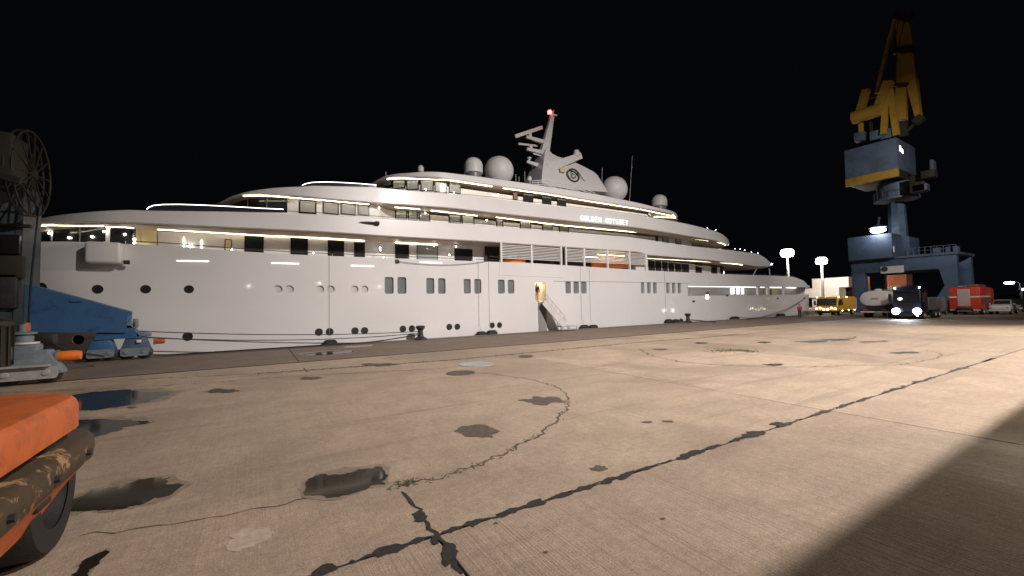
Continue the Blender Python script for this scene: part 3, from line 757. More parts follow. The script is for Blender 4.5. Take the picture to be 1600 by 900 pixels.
def tender(u0, u1, z, label, m='orange_boat'):
    L = u1-u0; t = thing('tender_boat', label, 'boat', ((u0+u1)/2, YS+.95, z), group='boats stowed behind the louvres')
    rg = []
    for i in range(9):
        s = i/8; w = .62*math.sin(math.pi*min(1, .12+s*.62)); h = .75+.25*s*s
        x = u0+L*s; rg.append([(x, YS+.95-w, z+h), (x, YS+.95-w*.8, z+.3), (x, YS+.95, z), (x, YS+.95+w*.8, z+.3), (x, YS+.95+w, z+h)])
    part('hull', MB().loft(rg), m, t)
    part('canopy', MB().box(u0+L*.25, u0+L*.6, YS+.6, YS+1.3, z+.8, z+1.3, .12), 'ship_white', t)
tender(us[0]+.6, us[1]-.4, 5.95, 'orange boat with white canopy stowed behind the forward louvres')
tender(us[5]-1.5, us[6]+.6, 6.35, 'brightly lit orange boat stowed behind the after louvres')
part('bay_lamp', MB().bar((us[5]-.9, YS+.7, 7.75), (us[6]-.2, YS+.7, 7.75), .07), 'lamp_warm', yacht)
o = part('light_strip', MB().bar((us[4]+.5, YS+.9, 7.42), (us[5]-.6, YS+.9, 7.42), .06), 'strip_white', yacht)
# grooves of the shell door round the bay and the knuckle line further aft
def groove(px, r=.012, m='rib_grey'):
    P = [at_hull(*p) for p in px]; part('seam', MB().tube([(p[1], p[2]-.002, p[3]) for p in P], r, 4), m, yacht)
groove([(780, 409), (780, 430), (880, 434)]); groove([(864, 439.3), (960, 440.5), (1000, 441), (1078, 442.5)], .03)
# name on the upper band
A = at(RC, 906.5, 344.3, 11); B = at(RC, 982, 352, 11); word = 'GOLDEN ODYSSEY'; n_ = len(word)
hgt = at(RC, 906.5, 336.3, 11)[3]-A[3]
for i, chx in enumerate(word):
    if chx == ' ': continue
    cu = bpy.data.curves.new('name', 'FONT'); cu.body = chx; cu.size = 1; cu.extrude = .04; cu.offset = -.018
    to = bpy.data.objects.new('tmp', cu); COL.objects.link(to); bpy.context.view_layer.update()
    me = bpy.data.meshes.new_from_object(to.evaluated_get(bpy.context.evaluated_depsgraph_get())); bpy.data.objects.remove(to)
    vs = np.array([v.co[:] for v in me.vertices]); w0, w1 = vs[:, 0].min(), vs[:, 0].max(); h0, h1 = vs[:, 1].min(), vs[:, 1].max()
    f0, f1 = (i+.08)/n_, (i+.80)/n_
    for v in me.vertices:
        q = f0+(f1-f0)*(v.co.x-w0)/(w1-w0); v.co = Vector((A[1]+(B[1]-A[1])*q-32, YS-.03-v.co.z-YC, A[3]+(B[3]-A[3])*q+hgt*(v.co.y-h0)/(h1-h0)))
    me.materials.clear(); part('letter', None, 'letter_lit', bandC, mesh=me)
# black fairlead pocket with a short boom, on the forward band
A = at(RB, 561, 347); part('fairlead', MB().lathe([(.02, -.0), (.07, .5), (.10, 1.1), (.16, 1.2), (.16, 1.45), (0, 1.45)], (A[1], A[2]-.1, A[3]), 'x', 10), 'iron', yacht)
A = at_hull(620.5, 408.5); part('fairlead', MB().box(A[1]-.16, A[1]+.16, YS-.09, YS+.02, A[3]-.16, A[3]+.16, .04), 'iron', yacht)
for x, y in ((1105, 458), (1136, 461.5), (1215, 466.5), (1083.5, 471), (1256.5, 466)):
    A = at_hull(x, y); part('fairlead', MB().box(A[1]-.22, A[1]+.22, A[2]-.07, A[2]+.05, A[3]-.10, A[3]+.12, .03), 'iron', yacht)
# platform folded out over the bow
t, u, y, z = at_hull(160, 394)
yb = y-.95
P0 = onv(131, 376, yb); P1 = onv(189, 412, yb)
mbx = MB(); mbx.box(P0[0], P1[0], yb, y+.6, P1[2], P0[2]+.0, .16, 3)
pl = part('side_locker', mbx, 'ship_white', yacht)
part('hinge', MB().tube([(P1[0]+.05, yb+.35, P1[2]+.12), (P1[0]+.3, yb+.35, P1[2]+.12)], .12, 10), 'iron', pl)
# open door: lamp inside
part('ceiling_lamp', MB().box(DU0+.2, DU1-.2, YS+.4, YS+1.2, DZ1-.09, DZ1-.06), 'lamp_warm', yacht)
part('vestibule_lining', MB().box(DU0+.03, DU1-.03, YS+1.44, YS+1.48, DZ0+.02, DZ1-.05), 'cont_tan', yacht)
# ribbed grey landing board hanging under the door
bx0, bx1 = at_hull(841, 495)[1], at_hull(853, 495)[1]
lb = part('landing_board', MB().box(bx0, bx1, YS-.10, YS-.02, -.8, DZ0-.08), 'rib_grey', yacht)
mbx = MB(); k = 0
n = 8
for i in range(n):
    x = bx0+(bx1-bx0)*(i+.5)/n; mbx.box(x-.04, x+.04, YS-.15, YS-.09, -.8, DZ0-.1)
part('rib', mbx, 'rib_grey', lb)

# domes, mast and funnel on the top deck
def top(px, py, y): 
    p = onv(px, py, y); return p, depth(p)/FP
def dome(px, py, wpx, hpx, y, kind):
    p, s = top(px, py, y); r = wpx*s/2
    # p = centre of the base
    if kind == 'ball':
        mb = MB().sphere((p[0], p[1], p[2]+r*.86), r, n=32, m=20)
        o = part('radome', mb, 'radome', yacht); part('pedestal', MB().lathe([(r*.62, -.3), (r*.55, .12), (r*.5, .2), (0, .2)], (p[0], p[1], p[2]), 'z', 24), 'ship_wall', o)
        for k in range(3):   # panel seams
            a = k*math.pi/3
            P = [(p[0]+math.cos(a)*r*1.002*math.cos(q), p[1]+math.sin(a)*r*1.002*math.cos(q), p[2]+r*.86+r*1.002*math.sin(q)) for q in np.linspace(0, 2*math.pi, 40, endpoint=False)]
            part('seam', MB().tube(P, .008, 4, True), 'ship_wall', o)
    else:
        h = hpx*s
        pr = [(r*.8, -.3), (r*.8, h*.12), (r, h*.16), (r, h*.55)]+[(r*math.cos(a), h*.55+h*.45*math.sin(a)) for a in np.linspace(.15, math.pi/2-.01, 9)]+[(0, h)]
        o = part('radome', MB().lathe(pr, (p[0], p[1], p[2]), 'z', 28), 'radome', yacht)
        part('pedestal', MB().lathe([(r*.86, -.3), (r*.86, h*.12), (0, h*.12)], p, 'z', 20), 'van_grey', o)
    return o
dome(657.5, 270.5, 9.5, 12.5, 38, 'cyl'); dome(740, 276, 29, 30, 36.5, 'cyl'); dome(780, 287, 46, 46, 37.5, 'ball')
dome(960, 314, 41, 41, 37, 'ball'); dome(1030.5, 326, 23, 22, 37, 'cyl'); dome(827.5, 284, 7, 9, 36, 'cyl')
YM = 38.2
def pm(x, y, dy=0): return onv(x, y, YM+dy)
poly = [(828, 300), (832, 283), (838, 262), (844.5, 243), (848, 236), (852.5, 239), (856, 243.5), (864, 248.5), (878, 252), (889, 257), (904, 265), (917, 273), (922, 279), (932, 306)]
P = [pm(*p) for p in poly]
zb_ = min(p[2] for p in P); zt_ = max(p[2] for p in P)
mbx = MB(); wid = lambda z: 2.2-1.5*(z-zb_)/(zt_-zb_)
nv = [mbx.bm.verts.new((p[0], YM-wid(p[2]), p[2])) for p in P]; fv = [mbx.bm.verts.new((p[0], YM+wid(p[2]), p[2])) for p in P]
mbx.bm.faces.new(nv); mbx.bm.faces.new(fv[::-1])
for i in range(len(P)):
    j = (i+1) % len(P); mbx.bm.faces.new([nv[i], nv[j], fv[j], fv[i]])
bmesh.ops.bevel(mbx.bm, geom=[e for e in mbx.bm.edges if len(e.link_faces) == 2 and e.calc_face_angle(0) > .9], offset=.35, segments=3, profile=.5, affect='EDGES')
funnel = part('funnel', mbx, 'ship_white', yacht)
mastp = part('mast', MB().bar(pm(849, 244), pm(862.8, 181), 1.15, .62, (0, 1, 0), .42, .3), 'ship_white', yacht)
part('crosstree', MB().bar(pm(858, 178.5), pm(870, 180.5), .2, .14), 'ship_wall', mastp)
part('crosstree', MB().bar(pm(852, 221.5), pm(860, 222), .12, .10), 'ship_wall', mastp)
part('mast_light', MB().sphere(pm(859, 175.5), .27, n=14, m=8), 'lamp_red', mastp)
part('antenna', MB().tube([pm(864, 180), pm(865.5, 172)], .03, 5), 'ship_wall', mastp)
for (a, b, sa, sb, pd) in (((849, 222), (822, 214), (805.5, 213), (847, 199), (828, 210)), ((844.5, 238), (823, 233), (810.5, 224.8), (840, 228), (828, 229.5))):
    arm = part('radar_arm', MB().bar(pm(*a), pm(*b), .45, .34, (0, 1, 0), .3, .25), 'ship_white', mastp)
    s0, s1 = pm(*sa, -.8), pm(*sb, .8)
    part('radar_pedestal', MB().bar(pm(b[0]+5, b[1]+1), pm(b[0]+6, b[1]-5), .35), 'ship_wall', arm)
    part('radar_scanner', MB().bar(s0, s1, .12, .20 if sa[0] > 808 else .38), 'ship_wall', arm)
arm = part('radar_arm', MB().bar(pm(842, 259), pm(823, 252.5), .5, .3, (0, 1, 0), .25, .2), 'ship_white', mastp)
part('radome', MB().lathe([(.12, 0), (.12, .2), (.26, .25), (.26, .38), (0, .45)], pm(827, 251.5), 'z', 14), 'ship_wall', arm)
part('camera_mount', MB().bar(pm(833, 240), pm(845, 243.5), .14), 'ship_wall', mastp)
wing = part('mast_wing', MB().bar(pm(856, 263, -1.2), pm(908, 243, -1.5), 1.0, .42, (0, 1, 0), .7, .2), 'ship_white', yacht)
dd = onv(901, 245, YM-1.4); part('radome', MB().lathe([(.30, 0), (.36, .1), (.36, .55), (.27, .75), (0, .85)], dd, 'z', 18), 'radome', wing)
# ring emblem with a spiral and a tail
ce = onv(894.5, 274.5, YM-1.62); s = depth(ce)/FP
def em(a, b): return (ce[0]+a*1.16, ce[1]-.16-.10*(-b), ce[2]+b)
R_ = 9.8*s
pts = [em(R_*math.cos(q), R_*math.sin(q)) for q in np.linspace(0, 2*math.pi, 36, endpoint=False)]
e1 = part('emblem_ring', MB().tube(pts, .10, 6, True), 'emblem', funnel)
pts = [em(R_*(.62-.42*i/26)*math.cos(2.3-i*.30), R_*(.62-.42*i/26)*math.sin(2.3-i*.30)) for i in range(27)]
part('emblem_curl', MB().tube(pts, .055, 6), 'emblem', e1)
pts = [em(R_*a, R_*b) for a, b in ((.1, 1.0), (.6, .9), (1.0, .55), (1.3, .1), (1.7, -.35), (2.05, -.6))]
part('emblem_tail', MB().tube(pts, .085, 6, r2=.02), 'emblem', e1)
lp = onv(879, 265, YM-1.75); part('mast_lamp', MB().box(lp[0]-.35, lp[0]+.35, lp[1]-.1, lp[1]+.1, lp[2]-.3, lp[2]+.2, .05), 'lamp_warm' if False else 'amber_glow', funnel)
# rails round the foot of the funnel
for dz in (0, 5, 10):
    pts = [onv(x, y+dz*.62, 35.2+abs(x-880)*.012) for x, y in ((832, 282.5), (845, 282), (860, 283.5), (880, 287), (900, 291.5), (918, 297), (930, 302))]
    part('top_rail', MB().tube(pts, .045, 6), 'ship_wall', yacht)
mbx = MB()
for x, y in ((832, 282.5), (841, 282), (850, 282.4), (859, 283.4), (868, 285), (877, 286.5), (886, 288.4), (895, 290.4), (904, 292.7), (913, 295.5), (922, 298.5), (930, 302)):
    p = onv(x, y, 35.2+abs(x-880)*.012); mbx.tube([p, (p[0], p[1], p[2]-.62)], .035, 5)
part('rail_posts', mbx, 'ship_wall', yacht)
for a, b, y in (((988, 243), (983.5, 316), 38), ((941, 262), (940, 306), 38), ((820, 268), (820, 287), 37), ((806, 272), (806, 283), 37), ((811, 276), (811, 284), 37), ((603, 268), (603, 275), 37)):
    part('antenna', MB().tube([onv(*a, y), onv(*b, y)], .022, 5), 'ship_wall', yacht)
# aft details: stanchions holding the upper decks, rail lights
for a, b in (((1183, 397+22), (1176, 431)), ((1202, 419.5), (1203, 432))):
    part('stanchion', MB().tube([onv(*a, YS+1), onv(*b, YS+1)], .06, 6), 'ship_white', yacht)
for x, y in ((1186, 450), (1201, 450.5), (1226, 451)):
    p = at(RA, x, y); q = at(RA, x, y+13); part('stanchion', MB().box(p[1]-.12, p[1]+.12, YS+.1, YS+.35, GZ0-.02, GZ1+.02), 'ship_white', yacht)
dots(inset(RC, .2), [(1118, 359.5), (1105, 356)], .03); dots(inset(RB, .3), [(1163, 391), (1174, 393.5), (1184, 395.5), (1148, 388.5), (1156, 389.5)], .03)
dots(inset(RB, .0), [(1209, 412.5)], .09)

# ------------------------------------------------------------------ people
def skinned(verts, edges, radii, name, m, parent, sub=1):
    me = bpy.data.meshes.new('t'); me.from_pydata(verts, edges, []); o = bpy.data.objects.new('t', me); COL.objects.link(o)
    o.modifiers.new('s', 'SKIN')
    for i, r in enumerate(radii): me.skin_vertices[0].data[i].radius = (r, r) if not isinstance(r, tuple) else r
    me.skin_vertices[0].data[0].use_root = True
    o.modifiers.new('u', 'SUBSURF').levels = sub; o.modifiers['u'].render_levels = sub
    bpy.context.view_layer.update()
    nm = bpy.data.meshes.new_from_object(o.evaluated_get(bpy.context.evaluated_depsgraph_get())); bpy.data.objects.remove(o)
    finish(nm, 80); nm.materials.clear(); return part(name, None, m, parent, mesh=nm)
def person(label, loc, rz, jacket, trousers, lean=0.0, arm_f=.1, stride=.12):
    t = thing('person', label, 'person', loc, rz, local=True)
    def L(z): return lean*(z-.95) if z > .95 else 0
    J = {}
    V = [(0, 0, .95), (L(1.15), 0, 1.15), (L(1.38), 0, 1.40), (L(1.5), 0, 1.52), (L(1.6)+.02, 0, 1.66),
         (L(1.40), .18, 1.42), (L(1.3)+arm_f*.3, .22, 1.14), (L(1.3)+arm_f*1.6, .19, .92), (L(1.40), -.18, 1.42), (L(1.3)+arm_f*.3, -.22, 1.14), (L(1.3)+arm_f*1.6, -.19, .92),
         (0, .09, .90), (stride*.55, .10, .50), (stride*.5, .10, .09), (stride*.5+.15, .11, .04), (0, -.09, .90), (-stride*.2, -.10, .50), (-stride*.9, -.10, .09), (-stride*.9+.15, -.11, .04)]
    E = [(0, 1), (1, 2), (2, 3), (3, 4), (2, 5), (5, 6), (6, 7), (2, 8), (8, 9), (9, 10), (0, 11), (11, 12), (12, 13), (13, 14), (0, 15), (15, 16), (16, 17), (17, 18)]
    R = [.12, .12, .13, .055, .095, .06, .045, .034, .06, .045, .034, .085, .06, .042, .035, .085, .06, .042, .035]
    b = skinned(V, E, R, 'body', 'skin', t, 2)
    skinned([V[i] for i in (0, 1, 2, 5, 6, 7, 8, 9, 10)], [(0, 1), (1, 2), (2, 3), (3, 4), (4, 5), (2, 6), (6, 7), (7, 8)], [.165, .155, .17, .085, .068, .052, .085, .068, .052], 'jacket', jacket, t, 2)
    skinned([V[i] for i in (0, 11, 12, 13, 15, 16, 17)], [(0, 1), (1, 2), (2, 3), (0, 4), (4, 5), (5, 6)], [.14, .108, .08, .062, .108, .08, .062], 'trousers', trousers, t, 2)
    for k in (14, 18):
        x, y, z = V[k]; part('shoe', MB().box(x-.20, x+.07, y-.05, y+.05, 0, .10, .03), 'cloth_dark', t)
    h = V[4]
    part('head', MB().sphere((h[0]+.02, 0, h[2]+.02), .10, 1.02, .82, 1.2, 16, 10), 'skin', t)
    part('hair', MB().sphere((h[0]-.005, 0, h[2]+.055), .108, 1.0, .9, 1.0, 16, 10), 'hair', t)
    mbx = MB(); mbx.bar((h[0]+.115, 0, h[2]+.03), (h[0]+.14, 0, h[2]-.005), .02, .025); part('nose', mbx, 'skin', t)
    mbx = MB()
    for s in (-1, 1): mbx.sphere((h[0]+.115, s*.035, h[2]+.04), .012, n=6, m=4)
    part('eyes', mbx, 'cloth_dark', t)
    for k, s in ((7, 1), (10, -1)):
        x, y, z = V[k]; mbx = MB(); mbx.box(x-.035, x+.045, y-.016, y+.016, z-.10, z-.01, .012)
        for i, (l, dx) in enumerate(((.075, -.028), (.088, -.008), (.082, .012), (.065, .032))):
            mbx.tube([(x+dx, y, z-.095), (x+dx*1.1+.008, y-s*.004, z-.095-l*.5), (x+dx*1.1+.02, y-s*.014, z-.095-l)], .0095, 6, r2=.007)
        mbx.tube([(x+.04, y, z-.035), (x+.072, y-s*.01, z-.065), (x+.078, y-s*.014, z-.10)], .011, 6, r2=.008)
        part('hand', mbx, 'skin', t)
    return t
person('person in dark top and khaki trousers bending over in the lit hull doorway', ((DU0+DU1)/2-.05, YS+.62, DZ0+.001), math.radians(-120), 'cloth_dark', 'cloth_khaki', .55, .25, .1)
pp = onz(1250, 496.3); person('person in red jacket and dark trousers standing on the quay by the stern', (pp[0], pp[1], 0), math.radians(200), 'cloth_red', 'cloth_navy', .03, .08, .16)

# ------------------------------------------------------------------ gangway
g0 = Vector((DU0+.62, YS-.45, DZ0-.02)); gb = onz(889, 517)
g1 = Vector((gb[0]+.2, YS-1.45, .42))
gw = thing('gangway', 'aluminium gangway with rails sloping from the lit hull door down to the quay', 'gangway', (g1.x, g1.y, 0))
dirv = (g1-g0).normalized(); sidev = dirv.cross(Vector((0, 0, 1))).normalized()
for s in (-.45, .45): part('stringer', MB().bar(g0+sidev*s, g1+sidev*s, .07, .5), 'truck_white', gw)
n = 16; sm = None
for i in range(n):
    c = g0+(g1-g0)*((i+.5)/n); o = None
    if sm is None:
        mbx = MB(); mbx.hexa([tuple(dv) for dv in [sidev*-.42+dirv*-.16+Vector((0, 0, z)) for z in (0,)]+[sidev*.42+dirv*-.16, sidev*.42+dirv*.16, sidev*-.42+dirv*.16]+[sidev*-.42+dirv*-.16+Vector((0, 0, .03)), sidev*.42+dirv*-.16+Vector((0, 0, .03)), sidev*.42+dirv*.16+Vector((0, 0, .03)), sidev*-.42+dirv*.16+Vector((0, 0, .03))]])
        sm = bpy.data.meshes.new('tread'); bmesh.ops.recalc_face_normals(mbx.bm, faces=list(mbx.bm.faces)); mbx.bm.to_mesh(sm); mbx.bm.free()
    o = part('tread', None, 'galv', gw, mesh=sm); o.location = c-Vector((g1.x, g1.y, 0))
for s in (-.45, .45):
    up = Vector((0, 0, 1.0)); a, b = g0+sidev*s, g1+sidev*s
    if s < 0: a, b = a, b
    part('handrail', MB().tube([a+up*.2, a+up, b+up, b+up*.6+dirv*.25], .022, 6), 'rail_steel', gw)
    part('handrail', MB().tube([a+up*.55, b+up*.55], .016, 6), 'rail_steel', gw)
    for i in range(6):
        c = a+(b-a)*(i/5); part('rail_post', MB().tube([c, c+up], .018, 6), 'rail_steel', gw)
pt = Vector((g1.x, g1.y, 0))
part('landing', MB().box(pt.x-.75, pt.x+1.0, pt.y-.7, pt.y+.7, .36, .42), 'galv', gw)
for dx in (-.7, .1, .95):
    for dy in (-.65, .65): part('landing_leg', MB().box(pt.x+dx-.03, pt.x+dx+.03, pt.y+dy-.03, pt.y+dy+.03, 0, .36), 'galv', gw)
part('landing_brace', MB().box(pt.x-.7, pt.x+.95, pt.y-.68, pt.y-.65, .12, .17), 'galv', gw)

# ------------------------------------------------------------------ bollards, ropes, fenders
def bollard(px, py, label, s=1.0):
    c = onz(px, py); c[1] = min(c[1], YQ-.55); c[0] = onv(px, py, c[1])[0]
    t = thing('bollard', label, 'bollard', (c[0], c[1], 0), group='bollards on the edge of the quay')
    part('base', MB().lathe([(.62*s, 0), (.62*s, .08), (.45*s, .16), (.34*s, .22), (0, .22)], (c[0], c[1], 0), 'z', 20), 'iron', t)
    part('post', MB().lathe([(.30*s, .2), (.25*s, .5), (.25*s, .72), (.42*s, .86), (.44*s, .98), (.36*s, 1.06), (0, 1.08)], (c[0], c[1], 0), 'z', 20), 'iron', t)
    return Vector((c[0], c[1], 0))
b1 = bollard(657, 527.5, 'large dark cast bollard holding two ropes at the middle of the quay edge', .8)
b2 = bollard(1075, 503, 'small dark bollard at the quay edge towards the stern', .8)
def rope(a, b, sag, label, r=.035, n=24, floor=True):
    a, b = Vector(a), Vector(b); P = []
    for i in range(n+1):
        f = i/n; p = a+(b-a)*f; p.z -= sag*4*f*(1-f)
        if floor: p.z = max(p.z, r+.01)
        P.append(p)
    return tag(part('mooring_rope', MB().tube(P, r, 6), 'rope'), label, 'rope', 'mooring ropes of the yacht')
h1 = at_hull(205, 519)
rope(b1+Vector((-.2, -.05, .62)), onv(188, 516, 32.0), .25, 'upper black mooring rope from the bollard towards the bow', .03)
rope(b1+Vector((-.2, -.2, .5)), onv(196, 526, 31.2), .35, 'middle black mooring rope from the bollard towards the bow', .03)
rope(b1+Vector((-.1, -.25, .42)), onv(150, 553, 30.9), .55, 'lowest black mooring rope lying near the quay edge', .045)
s0 = at_hull(1256.5, 466.5); s0 = Vector((s0[1], s0[2]-.1, s0[3]))
rope(s0, Vector((*onz(1168, 501)[:2], .1)), .5, 'long grey stern rope slanting down towards the small bollard', .03)
rope(s0, Vector((*onz(1152, 499)[:2], .3)), 1.1, 'second grey stern rope hanging lower beside the long one', .03)
rope(s0, Vector((*onz(1272, 487)[:2], .3)), .15, 'short stern rope running down to the right of the red-jacketed person', .04)
rope(b2+Vector((.2, 0, .3)), Vector((*onz(1118, 504)[:2], .06)), .0, 'slack black rope end lying beside the small bollard', .06)
a = at_hull(621, 408.5); b = at_hull(779, 405)
rope((a[1], a[2]-.12, a[3]), (b[1], b[2]-.12, b[3]+.05), .42, 'thin line slung in a curve along the white topsides', .018, floor=False)
def fender(px, py, wpx, hpx, label, line=None):
    c = onv(px, py, (YQ+YS)/2); s = depth(c)/FP; w = wpx*s*1.1; r = .36; zc = hpx*s*.75-r
    t = thing('fender', label, 'fender', (c[0], c[1], zc), group='black fenders between hull and quay')
    pr = [(0, -w/2)]+[(r*math.sin(q), -w/2+r*.75*(1-math.cos(q))) for q in np.linspace(.25, math.pi/2, 6)]
    pr = pr+[(x, -y) for x, y in pr[::-1]]
    part('body', MB().lathe(pr, (c[0], c[1], zc), 'x', 20), 'rubber', t)
    if line:
        p = at_hull(*line); part('lanyard', MB().tube([(c[0], c[1], zc+r*.8), (c[0], YS-.03, zc+r+.6), (c[0], YS-.03, p[3]+.1)], .014, 5), 'rib_grey', t)
fender(516, 534, 20, 9, 'black fender hanging on one line below the foremost rail gap', (516, 403))
fender(752, 523, 16, 7, 'black fender, left one of the pair just right of the large bollard', (750, 410))
fender(768.5, 522, 17, 8, 'black fender, right one of the pair just right of the large bollard', (759, 411))
fender(913, 514, 15, 7, 'black fender, left one of the pair beside the gangway foot', (908, 416))
fender(927, 513, 15, 6, 'black fender, right one of the pair beside the gangway foot', (920, 417))
fender(1045, 506, 13, 8, 'black fender, left one of the pair left of the small bollard', (1043, 425))
fender(1056, 506, 12, 7, 'black fender, right one of the pair left of the small bollard')
fender(1148, 501, 17, 5, 'low black fender half hidden by the quay edge right of the small bollard')
fender(1220, 497, 17, 5, 'black fender nearest to the red-jacketed person')

# ------------------------------------------------------------------ crane at the left
lc = thing('portal_crane', 'blue and grey portal crane cut off by the left edge of the picture', 'crane', (-9, 26.5, 0), group='portal cranes on the quay rails')
YB = 30.2
poly = [(10, 437), (60, 449), (130, 468), (200, 487), (196, 520), (75, 519), (10, 520)]
pp = [onv(x, y, YB-.5) for x, y in poly]
beam = part('sill_beam', MB().prism([(p[0], p[2]) for p in pp], lambda a, b, e: (a, YB+e, b), -.5, .5), 'crane_blue', lc)
p = onv(203, 490, YB); part('lug', MB().lathe([(.06, -.04), (.13, -.04), (.13, .04), (.06, .04), (.06, -.04)], (p[0], YB-.3, p[2]), 'y', 14), 'crane_blue', beam)
p = onv(20, 484, YB-.5); part('lug', MB().lathe([(.12, -.08), (.2, -.08), (.2, 0), (.12, 0), (.12, -.08)], (p[0], YB-.5, p[2]), 'y', 16), 'crane_blue', beam)
p = onv(120, 469, YB-.5); part('bracket', MB().box(p[0]-.2, p[0]+.2, YB-.6, YB-.5, p[2]-.08, p[2]+.02), 'crane_blue', beam)
# column
x1 = onv(37, 400, YB-.7)[0]
part('column', MB().box(x1-4.4, x1, YB-.9, YB+.9, 2.0, 8.9, .06), 'crane_grey', lc)
part('column_flange', MB().box(x1-.2, x1+.05, YB-.98, YB+.98, 2.0, 8.8), 'crane_grey', lc)
# far bogies under the sill
def bogie(cx, cy, w, parent, m='grey_paint', buffer=None, m2='grey_paint'):
    b = part('bogie', MB().hexa([(cx-w/2, cy-.3, .35), (cx+w/2, cy-.3, .35), (cx+w/2, cy+.3, .35), (cx-w/2, cy+.3, .35), (cx-w*.28, cy-.28, 1.25), (cx+w*.28, cy-.28, 1.25), (cx+w*.28, cy+.28, 1.25), (cx-w*.28, cy+.28, 1.25)], .06), m, parent)
    for s in (-.27, .27):
        part('travel_wheel', MB().lathe([(0, -.12), (.33, -.12), (.36, -.1), (.36, .02), (.31, .03), (.31, .12), (0, .12)], (cx+s*w, cy-.02, .36), 'y', 20), 'iron', b)
        part('axle_cap', MB().lathe([(0, -.42), (.10, -.40), (.13, -.30), (0, -.30)], (cx+s*w, cy, .42), 'y', 14), m2, b)
    part('side_plate', MB().prism(rrect(w*.86, .44, .12), lambda a, c, e: (cx+a, cy-.36+e, .42+c), 0, .05), m2, b)
    return b
fb1 = bogie(onv(160, 548, YB)[0], YB, 1.25, lc, 'crane_blue', m2='grey_paint'); fb2 = bogie(onv(213, 545, YB)[0], YB, 1.35, lc, 'crane_steel', m2='grey_paint')
mid = onv(187, 522, YB); part('equaliser', MB().hexa([(mid[0]-.95, YB-.35, 1.15), (mid[0]+.95, YB-.35, 1.15), (mid[0]+.95, YB+.35, 1.15), (mid[0]-.95, YB+.35, 1.15), (mid[0]-.7, YB-.35, 1.85), (mid[0]+.5, YB-.35, 1.85), (mid[0]+.5, YB+.35, 1.85), (mid[0]-.7, YB+.35, 1.85)]), 'crane_blue', lc)
def buffer(p, L, r, parent, m):
    part('buffer', MB().lathe([(r*.9, 0), (r, .05), (r, L*.75), (r*.85, L), (0, L)], p, 'x', 18), m, parent)
    part('buffer_flange', MB().lathe([(0, -.05), (r*1.25, -.05), (r*1.25, .0), (0, .0)], p, 'x', 18), 'grey_paint', parent)
mat('buffer_orange', (.85, .20, .02), .55, var=.15); mat('buffer_dull', (.40, .09, .03), .6, var=.25)
p = onv(242, 533.5, YB); buffer((p[0], YB, p[2]), .42, .14, lc, 'buffer_dull')
part('lamp_box', MB().box(*(lambda q: (q[0]-.1, q[0]+.1, q[1]-.05, q[1]+.05, q[2]-.08, q[2]+.08))(onv(217, 533, YB-.4)), .02), 'board_white', lc)
for x, y, w, h in ((203, 508, .5, .35), (212, 505, .2, .5), (225, 522, .6, .25)):
    q = onv(x, y, YB-.2); part('rail_clamp', MB().box(q[0]-w/2, q[0]+w/2, q[1]-.15, q[1]+.15, q[2]-h/2, q[2]+h/2, .03), 'grey_paint', lc)
# near bogie at the landward rail
YN = 22.4
q = onv(40, 583, YN-.35)
nb = bogie(q[0]+.0, YN, 1.9, lc, 'grey_paint', m2='galv'); nb2 = bogie(q[0]-2.3, YN, 1.9, lc, 'grey_paint', m2='galv')
a = onv(78, 570, YN-.4); part('walk_plate', MB().box(a[0]-4.5, a[0], YN-.55, YN+.5, a[2]-.04, a[2]+.03), 'galv', lc)
a = onv(42, 548, YN); part('gearbox', MB().box(a[0]-.45, a[0]+.35, YN-.3, YN+.3, a[2]-.35, a[2]+.25, .08), 'grey_paint', lc)
a = onv(37, 528, YN); part('gear_motor', MB().lathe([(0, -.4), (.26, -.4), (.26, .05), (.2, .12), (.34, .14), (.34, .2), (.14, .24), (.14, .5), (0, .5)], (a[0], YN, a[2]), 'z', 18), 'grey_paint', lc)
a = onv(41, 510, YN); part('beacon', MB().lathe([(.11, -.16), (.12, .0), (.10, .12), (0, .16)], (a[0], YN, a[2]), 'z', 14), 'buffer_dull', lc)
a = onv(41, 536, YN); part('cap_plate', MB().lathe([(0, -.03), (.34, -.03), (.34, .03), (0, .03)], (a[0], YN, a[2]), 'z', 18), 'board_white', lc)
# ribbed drive motor at the very edge
a = onv(6, 535, YN-.2); mbx = MB()
for k in range(14):
    an = 2*math.pi*k/14; mbx.box(-.02, .02, .30, .40, -.8, .55)
    bmesh.ops.rotate(mbx.bm, verts=list(mbx.bm.verts)[-8:], cent=(0, 0, 0), matrix=Matrix.Rotation(an, 3, 'Z'))
bmesh.ops.translate(mbx.bm, verts=list(mbx.bm.verts), vec=Vector((a[0]-.1, a[1], a[2])))
mo = part('drive_motor', MB().lathe([(0, -.85), (.33, -.85), (.33, .55), (.36, .6), (.3, .75), (.12, .85), (0, .85)], (a[0]-.1, a[1], a[2]), 'z', 20), 'olive', lc)
part('cooling_fins', mbx, 'olive', mo)
a = onv(62, 531, 24.5); part('junction_box', MB().box(a[0]-.42, a[0]+.45, 24.3, 24.8, a[2]-.22, a[2]+.2, .04), 'black_paint', lc)
p0 = onv(75, 535, 24.5); p1 = onv(130, 552, 29.5)
part('cable', MB().tube([p0, (p0[0]+.5, p0[1]+.6, p0[2]-.45), (p0[0]+1.1, p0[1]+2.5, .5), p1], .045, 6), 'rope', lc)
a = onv(92, 556.5, YN); buffer((a[0], YN, a[2]), .6, .19, lc, 'buffer_orange')
part('buffer_arm', MB().bar((a[0]-1.3, YN, a[2]), (a[0]-.03, YN, a[2]), .3, .34), 'grey_paint', lc)
